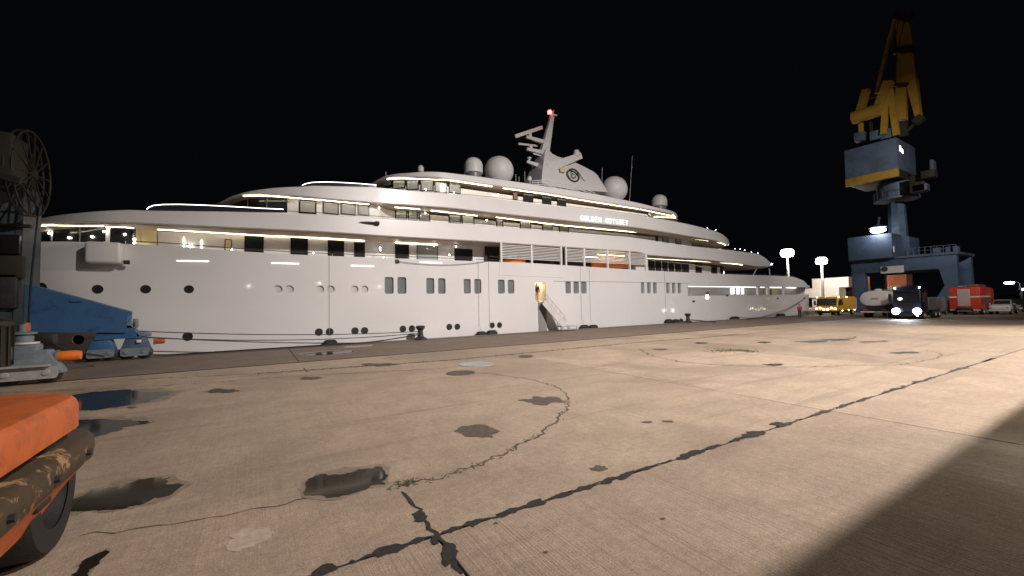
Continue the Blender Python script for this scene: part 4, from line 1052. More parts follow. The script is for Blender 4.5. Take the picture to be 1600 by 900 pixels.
# near leg up to the deck (out of the picture) and the deck itself
part('near_leg', MB().box(q[0]-5.6, q[0]-3.6, YN-.7, YN+.7, 1.6, 8.95), 'crane_grey', lc)
part('portal_deck', MB().box(x1-7, x1-3.0, YN-1, YB+1.2, 8.9, 10.2), 'crane_grey', lc)
# cable reel wheel
YW = 28.4
c = onv(45, 272, YW); rw = 1.98; whl = part('reel_hub', MB().lathe([(0, -.25), (.22, -.25), (.26, -.1), (.26, .1), (.22, .25), (0, .25)], tuple(c), 'x', 16), 'olive', lc)
for k in range(14):
    an = 2*math.pi*k/14+.1; d = Vector((0, math.cos(an), math.sin(an)))
    for s in (-.16, .16):
        part('reel_spoke', MB().bar(Vector(c)+d*.2+Vector((s, 0, 0)), Vector(c)+d*rw+Vector((s*.6, 0, 0)), .05, .05), 'olive', whl)
for s in (-.12, .12):
    part('reel_rim', MB().tube([(c[0]+s, c[1]+rw*math.cos(q), c[2]+rw*math.sin(q)) for q in np.linspace(0, 2*math.pi, 48, endpoint=False)], .05, 6, True), 'olive', whl)
part('reel_bracket', MB().bar((c[0]-.3, c[1], c[2]), (c[0]-1.6, YB-.5, c[2]-.2), .5, .6), 'crane_grey', lc)
a = onv(2, 246, 27); part('machine_box', MB().box(a[0]-2.2, a[0]+.5, 26.4, 28.0, a[2]-.9, a[2]+1.0, .06), 'olive', lc)
a = onv(2, 240, 26.2); part('guard_rail', MB().bar((a[0]-1.2, 26.3, a[2]-.6), (a[0]+.55, 26.3, a[2]-1.1), .2, .25), 'olive', lc)
a, b, c2 = onv(60, 325, 28.9), onv(54, 385, 28.9), onv(48, 448, 28.9)
part('supply_cable', MB().tube([(c[0]+.1, c[1]-1.95, c[2]-.4), a, b, c2, (c2[0]-.1, c2[1], .1)], .045, 6), 'rope', lc)
for x, y, w, h, m in ((5, 382, .6, .9, 'frame_black'), (5, 417, .7, 1.05, 'olive'), (5, 455, .5, 1.6, 'iron'), (12, 352, .8, .15, 'rope')):
    a = onv(x, y, YB-1.0); part('switch_box', MB().box(a[0]-w, a[0]+w, YB-1.25, YB-.9, a[2]-h/2, a[2]+h/2, .03), m, lc)

# ------------------------------------------------------------------ crane in the distance
UX = 86.0
rc = thing('portal_crane', 'tall blue portal crane with yellow jib raised in the dark behind the parked lorries', 'crane', (UX, 23.8, 0), group='portal cranes on the quay rails')
def pu(x, y, d=0.0): return Vector(onu(x, y, UX+d))
def plate(name, px, th, m, d=0.0, parent=rc):
    P = [pu(x, y, d) for x, y in px]
    return part(name, MB().prism([(p.y, p.z) for p in P], lambda a, b, e: (UX+d+e, a, b), 0, th), m, parent)
zg = 0.0
yl0 = pu(1331, 440).y; yl1 = pu(1352, 440).y; yr0 = pu(1462, 440).y; yr1 = pu(1497, 440).y
zc = pu(1400, 424).z; ztp = pu(1490, 397).z
for d in (0, 7.5):
    part('portal_leg', MB().box(UX+d, UX+d+1.1, yl1, yl0, .0, zc, .03), 'crane_steel', rc)
    y0, y1 = yr1, yr0
    part('portal_leg', MB().prism([(y0, 0), (y0, zc), (pu(1467, 420).y, zc), (pu(1476, 446).y, pu(1476, 446).z), (pu(1452, 476).y, .6), (pu(1452, 476).y, 0)], lambda a, b, e: (UX+d+e, a, b), 0, 1.1), 'crane_steel', rc)
    part('portal_beam', MB().box(UX+d, UX+d+1.1, yr1, yl0, zc, ztp, .03), 'crane_steel', rc)
part('portal_top', MB().box(UX-.2, UX+8.8, yr1-.2, yl0+.2, ztp, ztp+.35), 'crane_slate', rc)
p = pu(1500, 388); mbx = MB()
for i in range(9):
    y = yr1+(yl0-yr1)*.42*i/8; mbx.tube([(UX, y, ztp+.35), (UX, y, ztp+1.4)], .04, 5)
mbx.tube([(UX, yr1, ztp+1.4), (UX, yr1+(yl0-yr1)*.42, ztp+1.4)], .04, 5); mbx.tube([(UX, yr1, ztp+.9), (UX, yr1+(yl0-yr1)*.42, ztp+.9)], .03, 5)
part('guard_rail', mbx, 'crane_slate', rc)
for x in (1463, 1483, 1491):
    q = pu(x, 390, 2); part('deck_cabinet', MB().box(UX+2, UX+3, q.y-.4, q.y+.4, ztp+.35, ztp+1.3), 'crane_slate', rc)
# machinery house on the portal
a, b = pu(1324, 372, -1.2), pu(1395, 401, -1.2)
part('machine_house', MB().box(UX-1.2, UX+3, b.y, a.y, b.z-.1, a.z, .05), 'crane_steel', rc)
a, b = pu(1396, 372, .4), pu(1422, 399, .4)
part('machine_house', MB().box(UX+.4, UX+5, b.y, a.y, b.z, a.z, .05), 'crane_steel', rc)
part('ladder_rail', MB().bar(pu(1396.5, 385, -1.3), pu(1397, 394, -1.3), .15), 'board_white', rc)
# slewing tower
a, b = pu(1387, 372, 4), pu(1421, 372, 4); c_, d_ = pu(1390, 318, 4), pu(1417, 318, 4); zt = c_.z; zb2 = ztp+.3; cy = (a.y+b.y)/2; hw0 = abs(a.y-b.y)/2; hw1 = abs(c_.y-d_.y)/2; cyt = (c_.y+d_.y)/2
mbx = MB(); mbx.loft([[(UX+4+hw0*math.cos(k*math.pi/4+.39), cy+hw0*math.sin(k*math.pi/4+.39), zb2) for k in range(8)], [(UX+4+hw1*math.cos(k*math.pi/4+.39), cy+hw1*math.sin(k*math.pi/4+.39), zt) for k in range(8)]])
part('tower', mbx, 'crane_steel', rc)
ty = cy; tx = UX+4
zr = pu(1400, 312, 4).z
part('ring_platform', MB().lathe([(0, zr-.15), (2.9, zr-.15), (2.9, zr+.1), (0, zr+.1)], (tx, ty, 0), 'z', 28), 'crane_slate', rc)
mbx = MB()
for k in range(18):
    an = 2*math.pi*k/18; mbx.tube([(tx+2.8*math.cos(an), ty+2.8*math.sin(an), zr+.1), (tx+2.8*math.cos(an), ty+2.8*math.sin(an), zr+1.2)], .04, 4)
mbx.tube([(tx+2.8*math.cos(q), ty+2.8*math.sin(q), zr+1.2) for q in np.linspace(0, 2*math.pi, 28, endpoint=False)], .04, 4, True)
part('guard_rail', mbx, 'crane_slate', rc)
# turning house: nearest corner K, one long face to the left, one face to the right
Kp = Vector(onu(1404, 275, UX-1.5)); zH = Kp.z
Lp = Vector(onz(1321, 292, zH)); Rp = Vector(onz(1441, 287, zH))
e1v = (Lp-Kp); e1v.z = 0; lenL = min(e1v.length, 14); e1v.normalize(); e2v = Vector((-e1v.y, e1v.x, 0))
if e2v.x < 0: e2v = -e2v
lenR = 9.0
zH2 = zcol(Kp.x, Kp.y, 262); zH3 = zcol(Kp.x, Kp.y, 214)
part('turntable', MB().lathe([(2.4, zr), (2.4, zH), (0, zH)], (tx, ty, 0), 'z', 24), 'crane_slate', rc)
def obox(name, k, a, b, z0, z1, m, parent=rc, bev=.04):
    c = [k, k+e1v*a, k+e1v*a+e2v*b, k+e2v*b]
    return part(name, MB().hexa([(p.x, p.y, z0) for p in c]+[(p.x, p.y, z1) for p in c], bev), m, parent)
house = obox('turning_house', Kp+e1v*.05+e2v*.05, lenL-.1, lenR-.1, zH2, zH3, 'crane_slate')
obox('bed_frame', Kp, lenL, .5, zH, zH2, 'crane_yellow'); obox('bed_frame', Kp+e2v*.5, .5, lenR-.5, zH, zH2-.02, 'olive'); obox('bed_floor', Kp+e1v*.5+e2v*.5, lenL-.5, lenR-.5, zH+.3, zH2-.05, 'olive')
for (a, w, z0, z1) in ((.0, .55, .62, .80), (.75, .35, .60, .74), (1.15, .35, .58, .72)):
    f = Kp+e2v*(1.2+a); f2 = f+e2v*w; zz0 = zH2+(zH3-zH2)*(z0-.03); zz1 = zH2+(zH3-zH2)*(z1-.03)
    n_ = -e1v*.04
    part('window', MB().hexa([(*(f+n_).xy, zz0), (*(f2+n_).xy, zz0), (*(f2-n_*.5).xy, zz0), (*(f-n_*.5).xy, zz0), (*(f+n_).xy, zz1), (*(f2+n_).xy, zz1), (*(f2-n_*.5).xy, zz1), (*(f-n_*.5).xy, zz1)]), 'pane_lit', house)
# driver's platform hanging out at the right
for (x0, y0, x1_, y1_, d, m, nme) in ((1438, 268, 1460, 275, -1, 'olive', 'cab_floor'), (1452, 250, 1458, 264, -1, 'crane_slate', 'cab_post'), (1420, 275, 1445, 298, 0, 'olive', 'ladder_cage'), (1425, 290, 1448, 296, 0, 'crane_slate', 'walkway')):
    a, b = pu(x0, y0, d), pu(x1_, y1_, d); part(nme, MB().box(UX+d, UX+d+1.6, b.y, a.y, b.z, a.z, .04), m, rc)
# A-frame, counterweight drum and jib
def pb(name, a, b, w, m='crane_yellow', d=0.0, w2=None, d2=None):
    return part(name, MB().bar(pu(*a, d), pu(*b, d if d2 is None else d2), w, w, (1, 0, 0), w2, w2), m, rc)
part('counterweight', MB().tube([pu(1332.5, 184.5, -1), pu(1377, 171, -1)], 1.05, 16), 'crane_yellow', rc)
pb('frame_post', (1341, 184), (1354, 140), .95, d=-.2); pb('frame_post', (1372, 172), (1389, 127), 1.2, d=-.6)
pb('frame_post', (1345, 186), (1346, 214), .55, d=0); pb('frame_post', (1360, 182), (1364, 212), .45, 'olive', d=1)
pb('frame_post', (1386, 135), (1381, 210), .75, d=-.3); pb('frame_post', (1391, 140), (1401, 212), .75, d=-.1)
pb('frame_tie', (1354, 155), (1377, 147), .3, 'olive', .5); pb('frame_tie', (1362, 210), (1392, 197), .3, 'olive', .5)
pb('luffing_rod', (1369, 146), (1399, 24), .42, 'crane_yellow', 1); 
plate('jib', [(1396, 186), (1415, 186), (1416, 134), (1430, 186), (1438, 186), (1426, 80), (1423, 50), (1418, 20), (1404, 20), (1399, 40), (1402, 80), (1400, 130)], 1.4, 'crane_yellow', 1.5)
pb('hoist_rope', (1416, 22), (1390, 128), .09, 'rope', 1.0, d2=-.5); pb('hoist_rope', (1406, 22), (1386, 128), .09, 'rope', 1.0, d2=-.5)
pb('jib_band', (1397, 80), (1427, 77), .9, 'olive', 1.2); pb('jib_band', (1396, 133), (1418, 132), .5, 'olive', 1.2)
pb('jib_head', (1399, 24), (1423, 28), 1.1, 'olive', 1.2)
pb('jib_foot', (1412, 190), (1412, 214), 1.0, 'olive', 1.4); pb('jib_foot', (1432, 184), (1440, 190), 1.2, 'olive', 1.4); pb('jib_stay', (1436, 186), (1418, 205), .35, 'olive', 1.2)
for x, y in ((1343, 213), (1368, 211), (1385, 209)):
    a = pu(x, y, 0); part('winch', MB().box(UX-.3, UX+1, a.y-.7, a.y+.7, a.z-.8, a.z+.7, .1), 'crane_slate', rc)
# flood lamp under the tower
a = pu(1372, 360, -1.5)
lo = part('flood_lamp', MB().sphere(tuple(a), .62, 1, 1.6, .62, 16, 10), 'lamp_white', rc)
part('lamp_bracket', MB().bar(a+Vector((0, 0, .4)), pu(1374, 340, 1), .25), 'crane_slate', rc)
part('lamp_hood', MB().lathe([(.7, .35), (1.15, .42), (.3, .9), (0, .95)], tuple(a), 'z', 16), 'crane_slate', rc)
L = bpy.data.lights.new('crane_lamp', 'POINT'); L.energy = 220; L.color = (1, .94, .85); L.shadow_soft_size = .7
o = bpy.data.objects.new('crane_lamp_light', L); COL.objects.link(o); o.location = a+Vector((-1.2, -.3, -.5))
# white board with a dark mark on the beam
a, b = pu(1376, 416.5, -.1), pu(1412.5, 426, -.1)
bo = part('sign_board', MB().box(UX-.16, UX-.06, b.y, a.y, b.z+.05, a.z-.05), 'board_white', rc)
m_ = pu(1382, 420.5, -.2); part('sign_mark', MB().lathe([(0, -.05), (.42, -.05), (.42, .02), (0, .02)], (UX-.18, m_.y, m_.z), 'x', 14), 'emblem', bo)

# ------------------------------------------------------------------ vehicles (each built in its own frame, nose along +x)
def truck_lights(t, x, ys, z, r, m, name='headlight'):
    for y in ys: part(name, MB().lathe([(0, .05), (r*.8, .05), (r, 0), (r, -.06), (0, -.06)], (x, y, z), 'x', 16), m, t)
def facing_left(px_a, px_b, u):
    """the two ends of a front or rear at x = u, seen between two columns of the photo"""
    ya = onu(px_a, 480, u)[1]; yb = onu(px_b, 480, u)[1]; return ya, yb
PI = math.pi
# yellow lorry
u = 70.0; ya, yb = facing_left(1273, 1308, u); w = ya-yb; k = w/2.5
t = thing('lorry', 'yellow square-nosed van lorry with a row of small front lamps next to the stern', 'lorry', (u+3.2, (ya+yb)/2, 0), PI, local=True)
h = 2.55*w/2.5
h = zcol(u, (ya+yb)/2, 464)
part('body', MB().hexa([(-3.4, -w/2, .7), (3.0, -w/2, .7), (3.0, w/2, .7), (-3.4, w/2, .7), (-3.4, -w/2+.06, h), (2.55, -w/2+.06, h), (2.55, w/2-.06, h), (-3.4, w/2-.06, h)], .16, 3), 'truck_yellow', t)
part('nose', MB().box(2.7, 3.2, -w/2+.02, w/2-.02, .55, 1.42*h/2.9, .12, 3), 'truck_yellow', t)
part('windscreen', MB().hexa([(2.93, -w/2+.18, h*.56), (2.99, -w/2+.18, h*.56), (2.99, w/2-.18, h*.56), (2.93, w/2-.18, h*.56), (2.68, -w/2+.22, h*.90), (2.74, -w/2+.22, h*.90), (2.74, w/2-.22, h*.90), (2.68, w/2-.22, h*.90)]), 'glass_dark', t)
part('bumper', MB().box(2.9, 3.3, -w/2, w/2, .42, .72, .06), 'black_paint', t)
for i, y in enumerate(np.linspace(-w*.42, w*.42, 6)): part('front_lamp', MB().sphere((3.26, y, .98+(.12 if i in (1, 4) else 0)-(.1 if i in (2, 3) else 0)), .085, n=10, m=6), 'lamp_white', t)
for s in (-1, 1):
    part('side_window', MB().box(1.2, 2.3, s*(w/2-.02)-.03, s*(w/2-.02)+.03, h*.56, h*.86, .02), 'glass_dark', t)
    part('mirror', MB().box(2.55, 2.75, s*(w/2+.18)-.12, s*(w/2+.18)+.12, h*.55, h*.8, .04), 'black_paint', t)
    for x in (2.4, -.2): part('roof_lamp', MB().sphere((x, s*(w/2-.06), h-.06), .09, n=10, m=6), 'lamp_warm', t)
    for x in (1.5, -.6, -2.6): part('side_lamp', MB().sphere((x, s*w/2, .68), .07, n=8, m=6), 'lamp_warm', t)
    part('rear_edge', MB().box(-3.42, -3.3, s*(w/2)-.03, s*(w/2)+.03, .7, h-.2), 'shutter', t)
    wheel(t, 2.0, s*(w/2-.2), .48, .32, 'galv', s); wheel(t, -2.2, s*(w/2-.2), .48, .32, 'galv', s)
part('undertray', MB().box(-3.3, 2.9, -w/2+.35, w/2-.35, .35, .75), 'black_paint', t)
# white tanker seen from behind
u = 65.0; ya, yb = facing_left(1345, 1391, u); w = (ya-yb)
t = thing('tanker_lorry', 'dirty white elliptical tanker lorry seen from behind', 'lorry', (u, (ya+yb)/2, 0), 0, local=True)
yc = (ya+yb)/2; z0 = zcol(u, yc, 479); z1 = zcol(u, yc, 454.5); zc2 = (z0+z1)/2; hz = (z1-z0)/2
rgs = []
for x, s in ((-.14, .80), (-.06, .95), (0.04, 1.0), (5.6, 1.0), (5.75, .85)):
    rgs.append([(x, w/2*s*math.copysign(abs(math.cos(q))**.8, math.cos(q)), zc2+hz*s*math.copysign(abs(math.sin(q))**.8, math.sin(q))) for q in np.linspace(0, 2*PI, 28, endpoint=False)])
tk = part('tank', MB().loft(rgs), 'truck_white', t)
part('end_flange', MB().tube([(-.02, w/2*1.0*math.cos(q), zc2+hz*1.0*math.sin(q)) for q in np.linspace(0, 2*PI, 28, endpoint=False)], .05, 6, True), 'truck_white', tk)
part('hatch', MB().lathe([(.35, 0), (.35, .2), (.25, .28), (0, .28)], (1.2, 0, z1-.02), 'z', 16), 'truck_white', tk)
part('plate_mark', MB().prism(rrect(.7, .2, .05), lambda a, b, e: (-.17+e, a, zc2+b), 0, .03), 'cont_tan', tk)
part('chassis', MB().box(-.1, 8, -w*.32, w*.32, .75, z0+.15), 'black_paint', t)
part('rear_bumper', MB().box(-.3, -.15, -w/2, w/2, .62, .8, .03), 'board_white', t)
part('lamp_board', MB().box(-.2, -.1, -w/2+.05, w/2-.05, .85, 1.08, .02), 'black_paint', t)
for s in (-1, 1):
    part('tail_lamp', MB().box(-.24, -.19, s*w*.32-.25, s*w*.32+.25, .88, 1.06, .02), 'fire_red', t)
    for x in (1.0, 2.3, 6.8): wheel(t, x, s*(w/2-.25), .5, .35, 'galv', s)
    part('mudguard', MB().box(.3, 3.0, s*(w/2-.25)-.25, s*(w/2-.25)+.25, 1.06, 1.14, .03), 'black_paint', t)
cab = part('cab', MB().box(5.9, 8.1, -1.3, 1.3, .8, z1+.2, .15, 3), 'van_grey', t)
for s in (-1, 1): part('side_window', MB().box(6.6, 7.6, s*1.3-.03, s*1.3+.03, z1-.9, z1-.1, .02), 'glass_dark', t)
part('rear_window', MB().box(5.87, 5.92, -.9, .9, z1-.7, z1-.05, .02), 'glass_dark', t)
# dark blue lorry with its headlamps on
u = 62.0; ya, yb = facing_left(1394, 1440, u); w = ya-yb; yc = (ya+yb)/2
t = thing('lorry', 'dark blue lorry with dazzling headlamps switched on', 'lorry', (u+1.2, yc, 0), PI, local=True)
h = zcol(u, yc, 447.5)
part('cab', MB().hexa([(-1.2, -w/2, .6), (1.15, -w/2, .6), (1.15, w/2, .6), (-1.2, w/2, .6), (-1.2, -w/2+.05, h*.93), (.95, -w/2+.05, h*.93), (.95, w/2-.05, h*.93), (-1.2, w/2-.05, h*.93)], .14, 3), 'truck_blue', t)
part('roof_spoiler', MB().hexa([(-1.1, -w/2+.2, h*.92), (.7, -w/2+.2, h*.92), (.7, w/2-.2, h*.92), (-1.1, w/2-.2, h*.92), (-1.1, -w/2+.35, h*1.03), (-.2, -w/2+.35, h*1.03), (-.2, w/2-.35, h*1.03), (-1.1, w/2-.35, h*1.03)], .08), 'truck_blue', t)
part('windscreen', MB().hexa([(1.08, -w/2+.16, h*.52), (1.15, -w/2+.16, h*.52), (1.15, w/2-.16, h*.52), (1.08, w/2-.16, h*.52), (.95, -w/2+.18, h*.84), (1.02, -w/2+.18, h*.84), (1.02, w/2-.18, h*.84), (.95, w/2-.18, h*.84)]), 'glass_dark', t)
part('sun_visor', MB().box(.98, 1.32, -w/2+.12, w/2-.12, h*.84, h*.89, .03), 'truck_blue', t)
gr = part('grille', MB().box(1.13, 1.19, -w*.32, w*.32, .95, h*.47, .02), 'black_paint', t)
for i in range(4): part('grille_bar', MB().box(1.18, 1.22, -w*.31, w*.31, 1.05+.14*i, 1.09+.14*i), 'truck_blue', gr)
part('bumper', MB().box(.9, 1.34, -w/2-.02, w/2+.02, .32, .82, .08), 'truck_blue', t)
truck_lights(t, 1.36, (-w*.36, w*.36), .88, .36, 'lamp_blue')
part('fog_lamp', MB().sphere((1.34, w*.36, .42), .08, n=10, m=6), 'lamp_blue', t)
for s in (-1, 1):
    part('mirror', MB().box(.95, 1.15, s*(w/2+.2)-.13, s*(w/2+.2)+.13, h*.52, h*.78, .04), 'black_paint', t)
    part('roof_lamp', MB().sphere((.8, s*w*.42, h*.96), .075, n=10, m=6), 'lamp_white', t)
    part('side_window', MB().box(-.3, .7, s*(w/2-.01)-.03, s*(w/2-.01)+.03, h*.53, h*.83, .02), 'glass_dark', t)
    wheel(t, .2, s*(w/2-.18), .5, .32, 'galv', s); wheel(t, -3.6, s*(w/2-.2), .5, .4, 'galv', s); wheel(t, -4.9, s*(w/2-.2), .5, .4, 'galv', s)
part('cab_light', MB().sphere((1.08, -w*.22, h*.62), .13, 1, 1.4, .8, 10, 6), 'lamp_blue', t)
part('chassis', MB().box(-6, .9, -.5, .5, .55, .95), 'black_paint', t)
part('load_bed', MB().box(-6.2, -1.5, -w/2+.05, w/2-.05, .95, 2.3, .05), 'van_grey', t)
L = bpy.data.lights.new('headlamp', 'SPOT'); L.energy = 1500; L.spot_size = math.radians(70); L.spot_blend = .8; L.color = (.85, .92, 1); L.shadow_soft_size = .2
o = bpy.data.objects.new('headlamp_light', L); COL.objects.link(o); o.location = (u-.35, yc, .9); o.rotation_euler = (math.radians(80), 0, math.radians(90))
# grey van behind it
u = 74.0; ya, yb = facing_left(1434, 1463, u); w = 1.95; yc = (ya+yb)/2
t = thing('van', 'plain grey van parked under the crane beside the blue lorry', 'van', (u+2.2, yc, 0), PI, local=True); h = 2.35
part('body', MB().hexa([(-2.5, -w/2, .45), (1.4, -w/2, .45), (1.4, w/2, .45), (-2.5, w/2, .45), (-2.5, -w/2+.1, h), (.8, -w/2+.1, h), (.8, w/2-.1, h), (-2.5, w/2-.1, h)], .14, 3), 'van_grey', t)
part('bonnet', MB().hexa([(1.2, -w/2+.03, .45), (2.3, -w/2+.08, .45), (2.3, w/2-.08, .45), (1.2, w/2-.03, .45), (1.2, -w/2+.05, 1.35), (2.2, -w/2+.14, 1.05), (2.2, w/2-.14, 1.05), (1.2, w/2-.05, 1.35)], .10, 3), 'van_grey', t)
part('windscreen', MB().hexa([(1.33, -w/2+.16, 1.38), (1.37, -w/2+.16, 1.38), (1.37, w/2-.16, 1.38), (1.33, w/2-.16, 1.38), (.86, -w/2+.22, h-.14), (.93, -w/2+.22, h-.14), (.93, w/2-.22, h-.14), (.86, w/2-.22, h-.14)]), 'glass_dark', t)
truck_lights(t, 2.3, (-w*.36, w*.36), .85, .13, 'galv')
part('bumper', MB().box(2.2, 2.42, -w/2+.02, w/2-.02, .35, .6, .05), 'black_paint', t)
for s in (-1, 1): wheel(t, 1.5, s*(w/2-.12), .34, .22, 'galv', s); wheel(t, -1.6, s*(w/2-.12), .34, .22, 'galv', s)
# red fire engine from behind
u = 77.5; ya, yb = facing_left(1483.5, 1533, u); w = ya-yb; yc = (ya+yb)/2
t = thing('fire_engine', 'red fire engine with a pale roller shutter at its rear', 'fire engine', (u, yc, 0), 0, local=True)
h = zcol(u, yc, 449)
part('body', MB().box(0, 5.2, -w/2, w/2, .75, h, .08, 2), 'fire_red', t)
part('cab', MB().box(5.25, 7.2, -w/2+.05, w/2-.05, .75, h*.97, .16, 3), 'fire_red', t)
sh = part('shutter', MB().box(-.05, .02, -w*.18, w*.22, 1.15, h*.93, .01), 'shutter', t)
mbx = MB()
for i in range(11):
    z = 1.2+(h*.93-1.25)*i/11; mbx.box(-.065, -.045, -w*.175, w*.215, z, z+.10)
part('shutter_lath', mbx, 'shutter', sh)
for a, b in ((-w*.49, -w*.19), (w*.23, w*.49)): part('stripe', MB().box(-.03, .01, a, b, h*.63, h*.68), 'board_white', t)
for s in (-1, 1): part('stripe', MB().box(.1, 5.1, s*w/2-.015, s*w/2+.015, h*.63, h*.68), 'board_white', t)
for i in range(3):
    for s in (-1, 1): part('locker_shutter', MB().box(.25+1.65*i, 1.75+1.65*i, s*w/2-.02, s*w/2+.02, 1.1, h*.60, .01), 'cont_brown', t)
part('rear_step', MB().box(-.35, 0, -w*.22, w*.26, .55, .95, .04), 'black_paint', t); part('step_edge', MB().box(-.36, -.34, -w*.2, w*.24, .5, .56), 'galv', t)
for a, b in ((-w*.48, -w*.26), (w*.29, w*.48)): part('tail_board', MB().box(-.06, .0, a, b, .6, .72), 'board_white', t)
part('roof_locker', MB().box(.8, 4.5, -w*.4, -w*.05, h, h+.35, .04), 'cont_brown', t)
part('roof_ladder', MB().bar((.1, .3, h+.15), (5.5, .3, h+.3), .45, .08), 'galv', t)
for s in (-1, 1): wheel(t, 1.5, s*(w/2-.2), .5, .35, 'galv', s); wheel(t, 6.0, s*(w/2-.2), .5, .35, 'galv', s)
part('chassis', MB().box(.1, 7, -.5, .5, .5, .8), 'black_paint', t)
# pale pick-up and olive truck right of the fire engine
def pickup(label, u, px_a, px_b, m, roofm, hpx):
    ya, yb = facing_left(px_a, px_b, u); w = 1.85; yc = (ya+yb)/2
    t = thing('pickup', label, 'pick-up', (u+2.4, yc, 0), PI, group='small vehicles at the right end of the row', local=True)
    part('body', MB().box(-2.6, 2.2, -w/2, w/2, .55, 1.15, .12, 3), m, t)
    part('bonnet', MB().hexa([(.9, -w/2+.06, 1.1), (2.3, -w/2+.1, .7), (2.3, w/2-.1, .7), (.9, w/2-.06, 1.1), (.9, -w/2+.1, 1.32), (2.2, -w/2+.16, 1.14), (2.2, w/2-.16, 1.14), (.9, w/2-.1, 1.32)], .06), m, t)
    part('cabin', MB().hexa([(-.9, -w/2+.05, 1.1), (1.0, -w/2+.05, 1.1), (1.0, w/2-.05, 1.1), (-.9, w/2-.05, 1.1), (-.8, -w/2+.2, 1.85), (.4, -w/2+.2, 1.85), (.4, w/2-.2, 1.85), (-.8, w/2-.2, 1.85)], .06), roofm, t)
    part('windscreen', MB().hexa([(.93, -w/2+.18, 1.26), (1.0, -w/2+.18, 1.26), (1.0, w/2-.18, 1.26), (.93, w/2-.18, 1.26), (.43, -w/2+.26, 1.80), (.5, -w/2+.26, 1.80), (.5, w/2-.26, 1.80), (.43, w/2-.26, 1.80)]), 'glass_dark', t)
    part('bumper', MB().box(2.2, 2.42, -w/2, w/2, .42, .65, .05), 'board_white', t)
    truck_lights(t, 2.26, (-w*.36, w*.36), .88, .12, 'galv')
    for s in (-1, 1):
        wheel(t, 1.5, s*(w/2-.1), .38, .24, 'galv', s); wheel(t, -1.6, s*(w/2-.1), .38, .24, 'galv', s)
        part('mirror', MB().box(.7, .85, s*(w/2+.12)-.09, s*(w/2+.12)+.09, 1.2, 1.42, .03), m, t)
    return t
pickup('pale pick-up with white bumper right of the fire engine', 80, 1550, 1572, 'truck_white', 'truck_white', 0)
pickup('dull olive pick-up at the far right beyond the pale one', 92, 1572, 1592, 'olive', 'olive', 0)

# ------------------------------------------------------------------ containers
def container(name_label, cx, cy, z, L, rz, m, m_end, grp='shipping containers stacked behind the lorries'):
    t = thing('shipping_container', name_label, 'container', (cx, cy, z), rz, grp, local=True); Wd, Hh = 2.44, 2.6
    n = int(L/.3)
    for s in (-1, 1):
        mbx = MB(); pts = []
        for i in range(n*2+1):
            x = -L/2+.1+(L-.2)*i/(n*2); pts.append((x, s*(Wd/2-(.02 if (i//1) % 2 else .07))))
        for a, b in zip(pts, pts[1:]): mbx.quad([(a[0], a[1], .15), (b[0], b[1], .15), (b[0], b[1], Hh-.1), (a[0], a[1], Hh-.1)])
        bmesh.ops.remove_doubles(mbx.bm, verts=list(mbx.bm.verts), dist=1e-4); part('side_panel', mbx, m, t)
    part('roof_panel', MB().box(-L/2+.05, L/2-.05, -Wd/2+.05, Wd/2-.05, Hh-.08, Hh-.04), m, t)
    part('floor', MB().box(-L/2+.05, L/2-.05, -Wd/2+.05, Wd/2-.05, .03, .14), m, t)
    for e in (-1, 1):
        mbx = MB()
        for s in (-1, 1): mbx.box(e*L/2-.08, e*L/2+.08, s*Wd/2-.08, s*Wd/2+.08, 0, Hh)
        mbx.box(e*L/2-.07, e*L/2+.07, -Wd/2+.08, Wd/2-.08, Hh-.14, Hh); mbx.box(e*L/2-.07, e*L/2+.07, -Wd/2+.08, Wd/2-.08, 0, .14)
        part('end_frame', mbx, m_end, t)
        for s in (-1, 1):
            d = part('door', MB().box(e*L/2-.03, e*L/2+.02, min(s*.02, s*(Wd/2-.09)), max(s*.02, s*(Wd/2-.09)), .15, Hh-.15), m_end, t)
            part('lock_rod', MB().tube([(e*(L/2+.05), s*.5, .1), (e*(L/2+.05), s*.5, Hh-.1)], .02, 5), 'galv', d)
    for s in (-1, 1): part('side_rail', MB().box(-L/2+.08, L/2-.08, s*Wd/2-.05, s*Wd/2+.05, Hh-.1, Hh), m, t); part('side_rail', MB().box(-L/2+.08, L/2-.08, s*Wd/2-.05, s*Wd/2+.05, 0, .15), m, t)
    return t
UC = 128.0
def cont_at(px, py_top, tier, L, rz, m, me_, label, u=UC):
    z = tier*2.6; p = onu(px, py_top, u); return container(label, p[0]+L/2*abs(math.cos(rz)), p[1], z, L, rz, m, me_)
hstep = 2.6
ca = onu(1292, 450, UC)
container('upper pale container with brown end beside the lamp mast, topmost of its stack', UC+3, onu(1294, 450, UC)[1], 5.2, 9, math.radians(78), 'cont_white', 'cont_white')
container('lower pale container poking out to the left under the topmost pale one', UC+2, onu(1289, 460, UC)[1]+1.0, 2.6, 9, math.radians(78), 'cont_white', 'cont_white')
container('pale container at ground level hidden behind the yellow lorry', UC+2, onu(1296, 465, UC)[1], 0, 9, math.radians(78), 'cont_white', 'cont_white')
container('brown container, top tier right of the pale stack', UC+8, onu(1322, 450, UC+8)[1], 5.2, 6, math.radians(78), 'cont_brown', 'cont_brown')
container('dark brown container, middle tier right of the pale stack', UC+8, onu(1320, 458, UC+8)[1], 2.6, 6, math.radians(78), 'cont_brown', 'cont_orange')
container('brown container at ground level right of the pale stack', UC+8, onu(1320, 465, UC+8)[1], 0, 6, math.radians(78), 'cont_brown', 'cont_orange')
container('orange-brown container seen through the crane portal, top of its stack', UC+8, onu(1375, 447, UC+8)[1], 5.2, 12, math.radians(80), 'cont_orange', 'cont_orange')
container('tan container under the orange-brown one behind the tanker', UC+8, onu(1382, 458, UC+8)[1], 2.6, 8, math.radians(80), 'cont_tan', 'cont_tan')
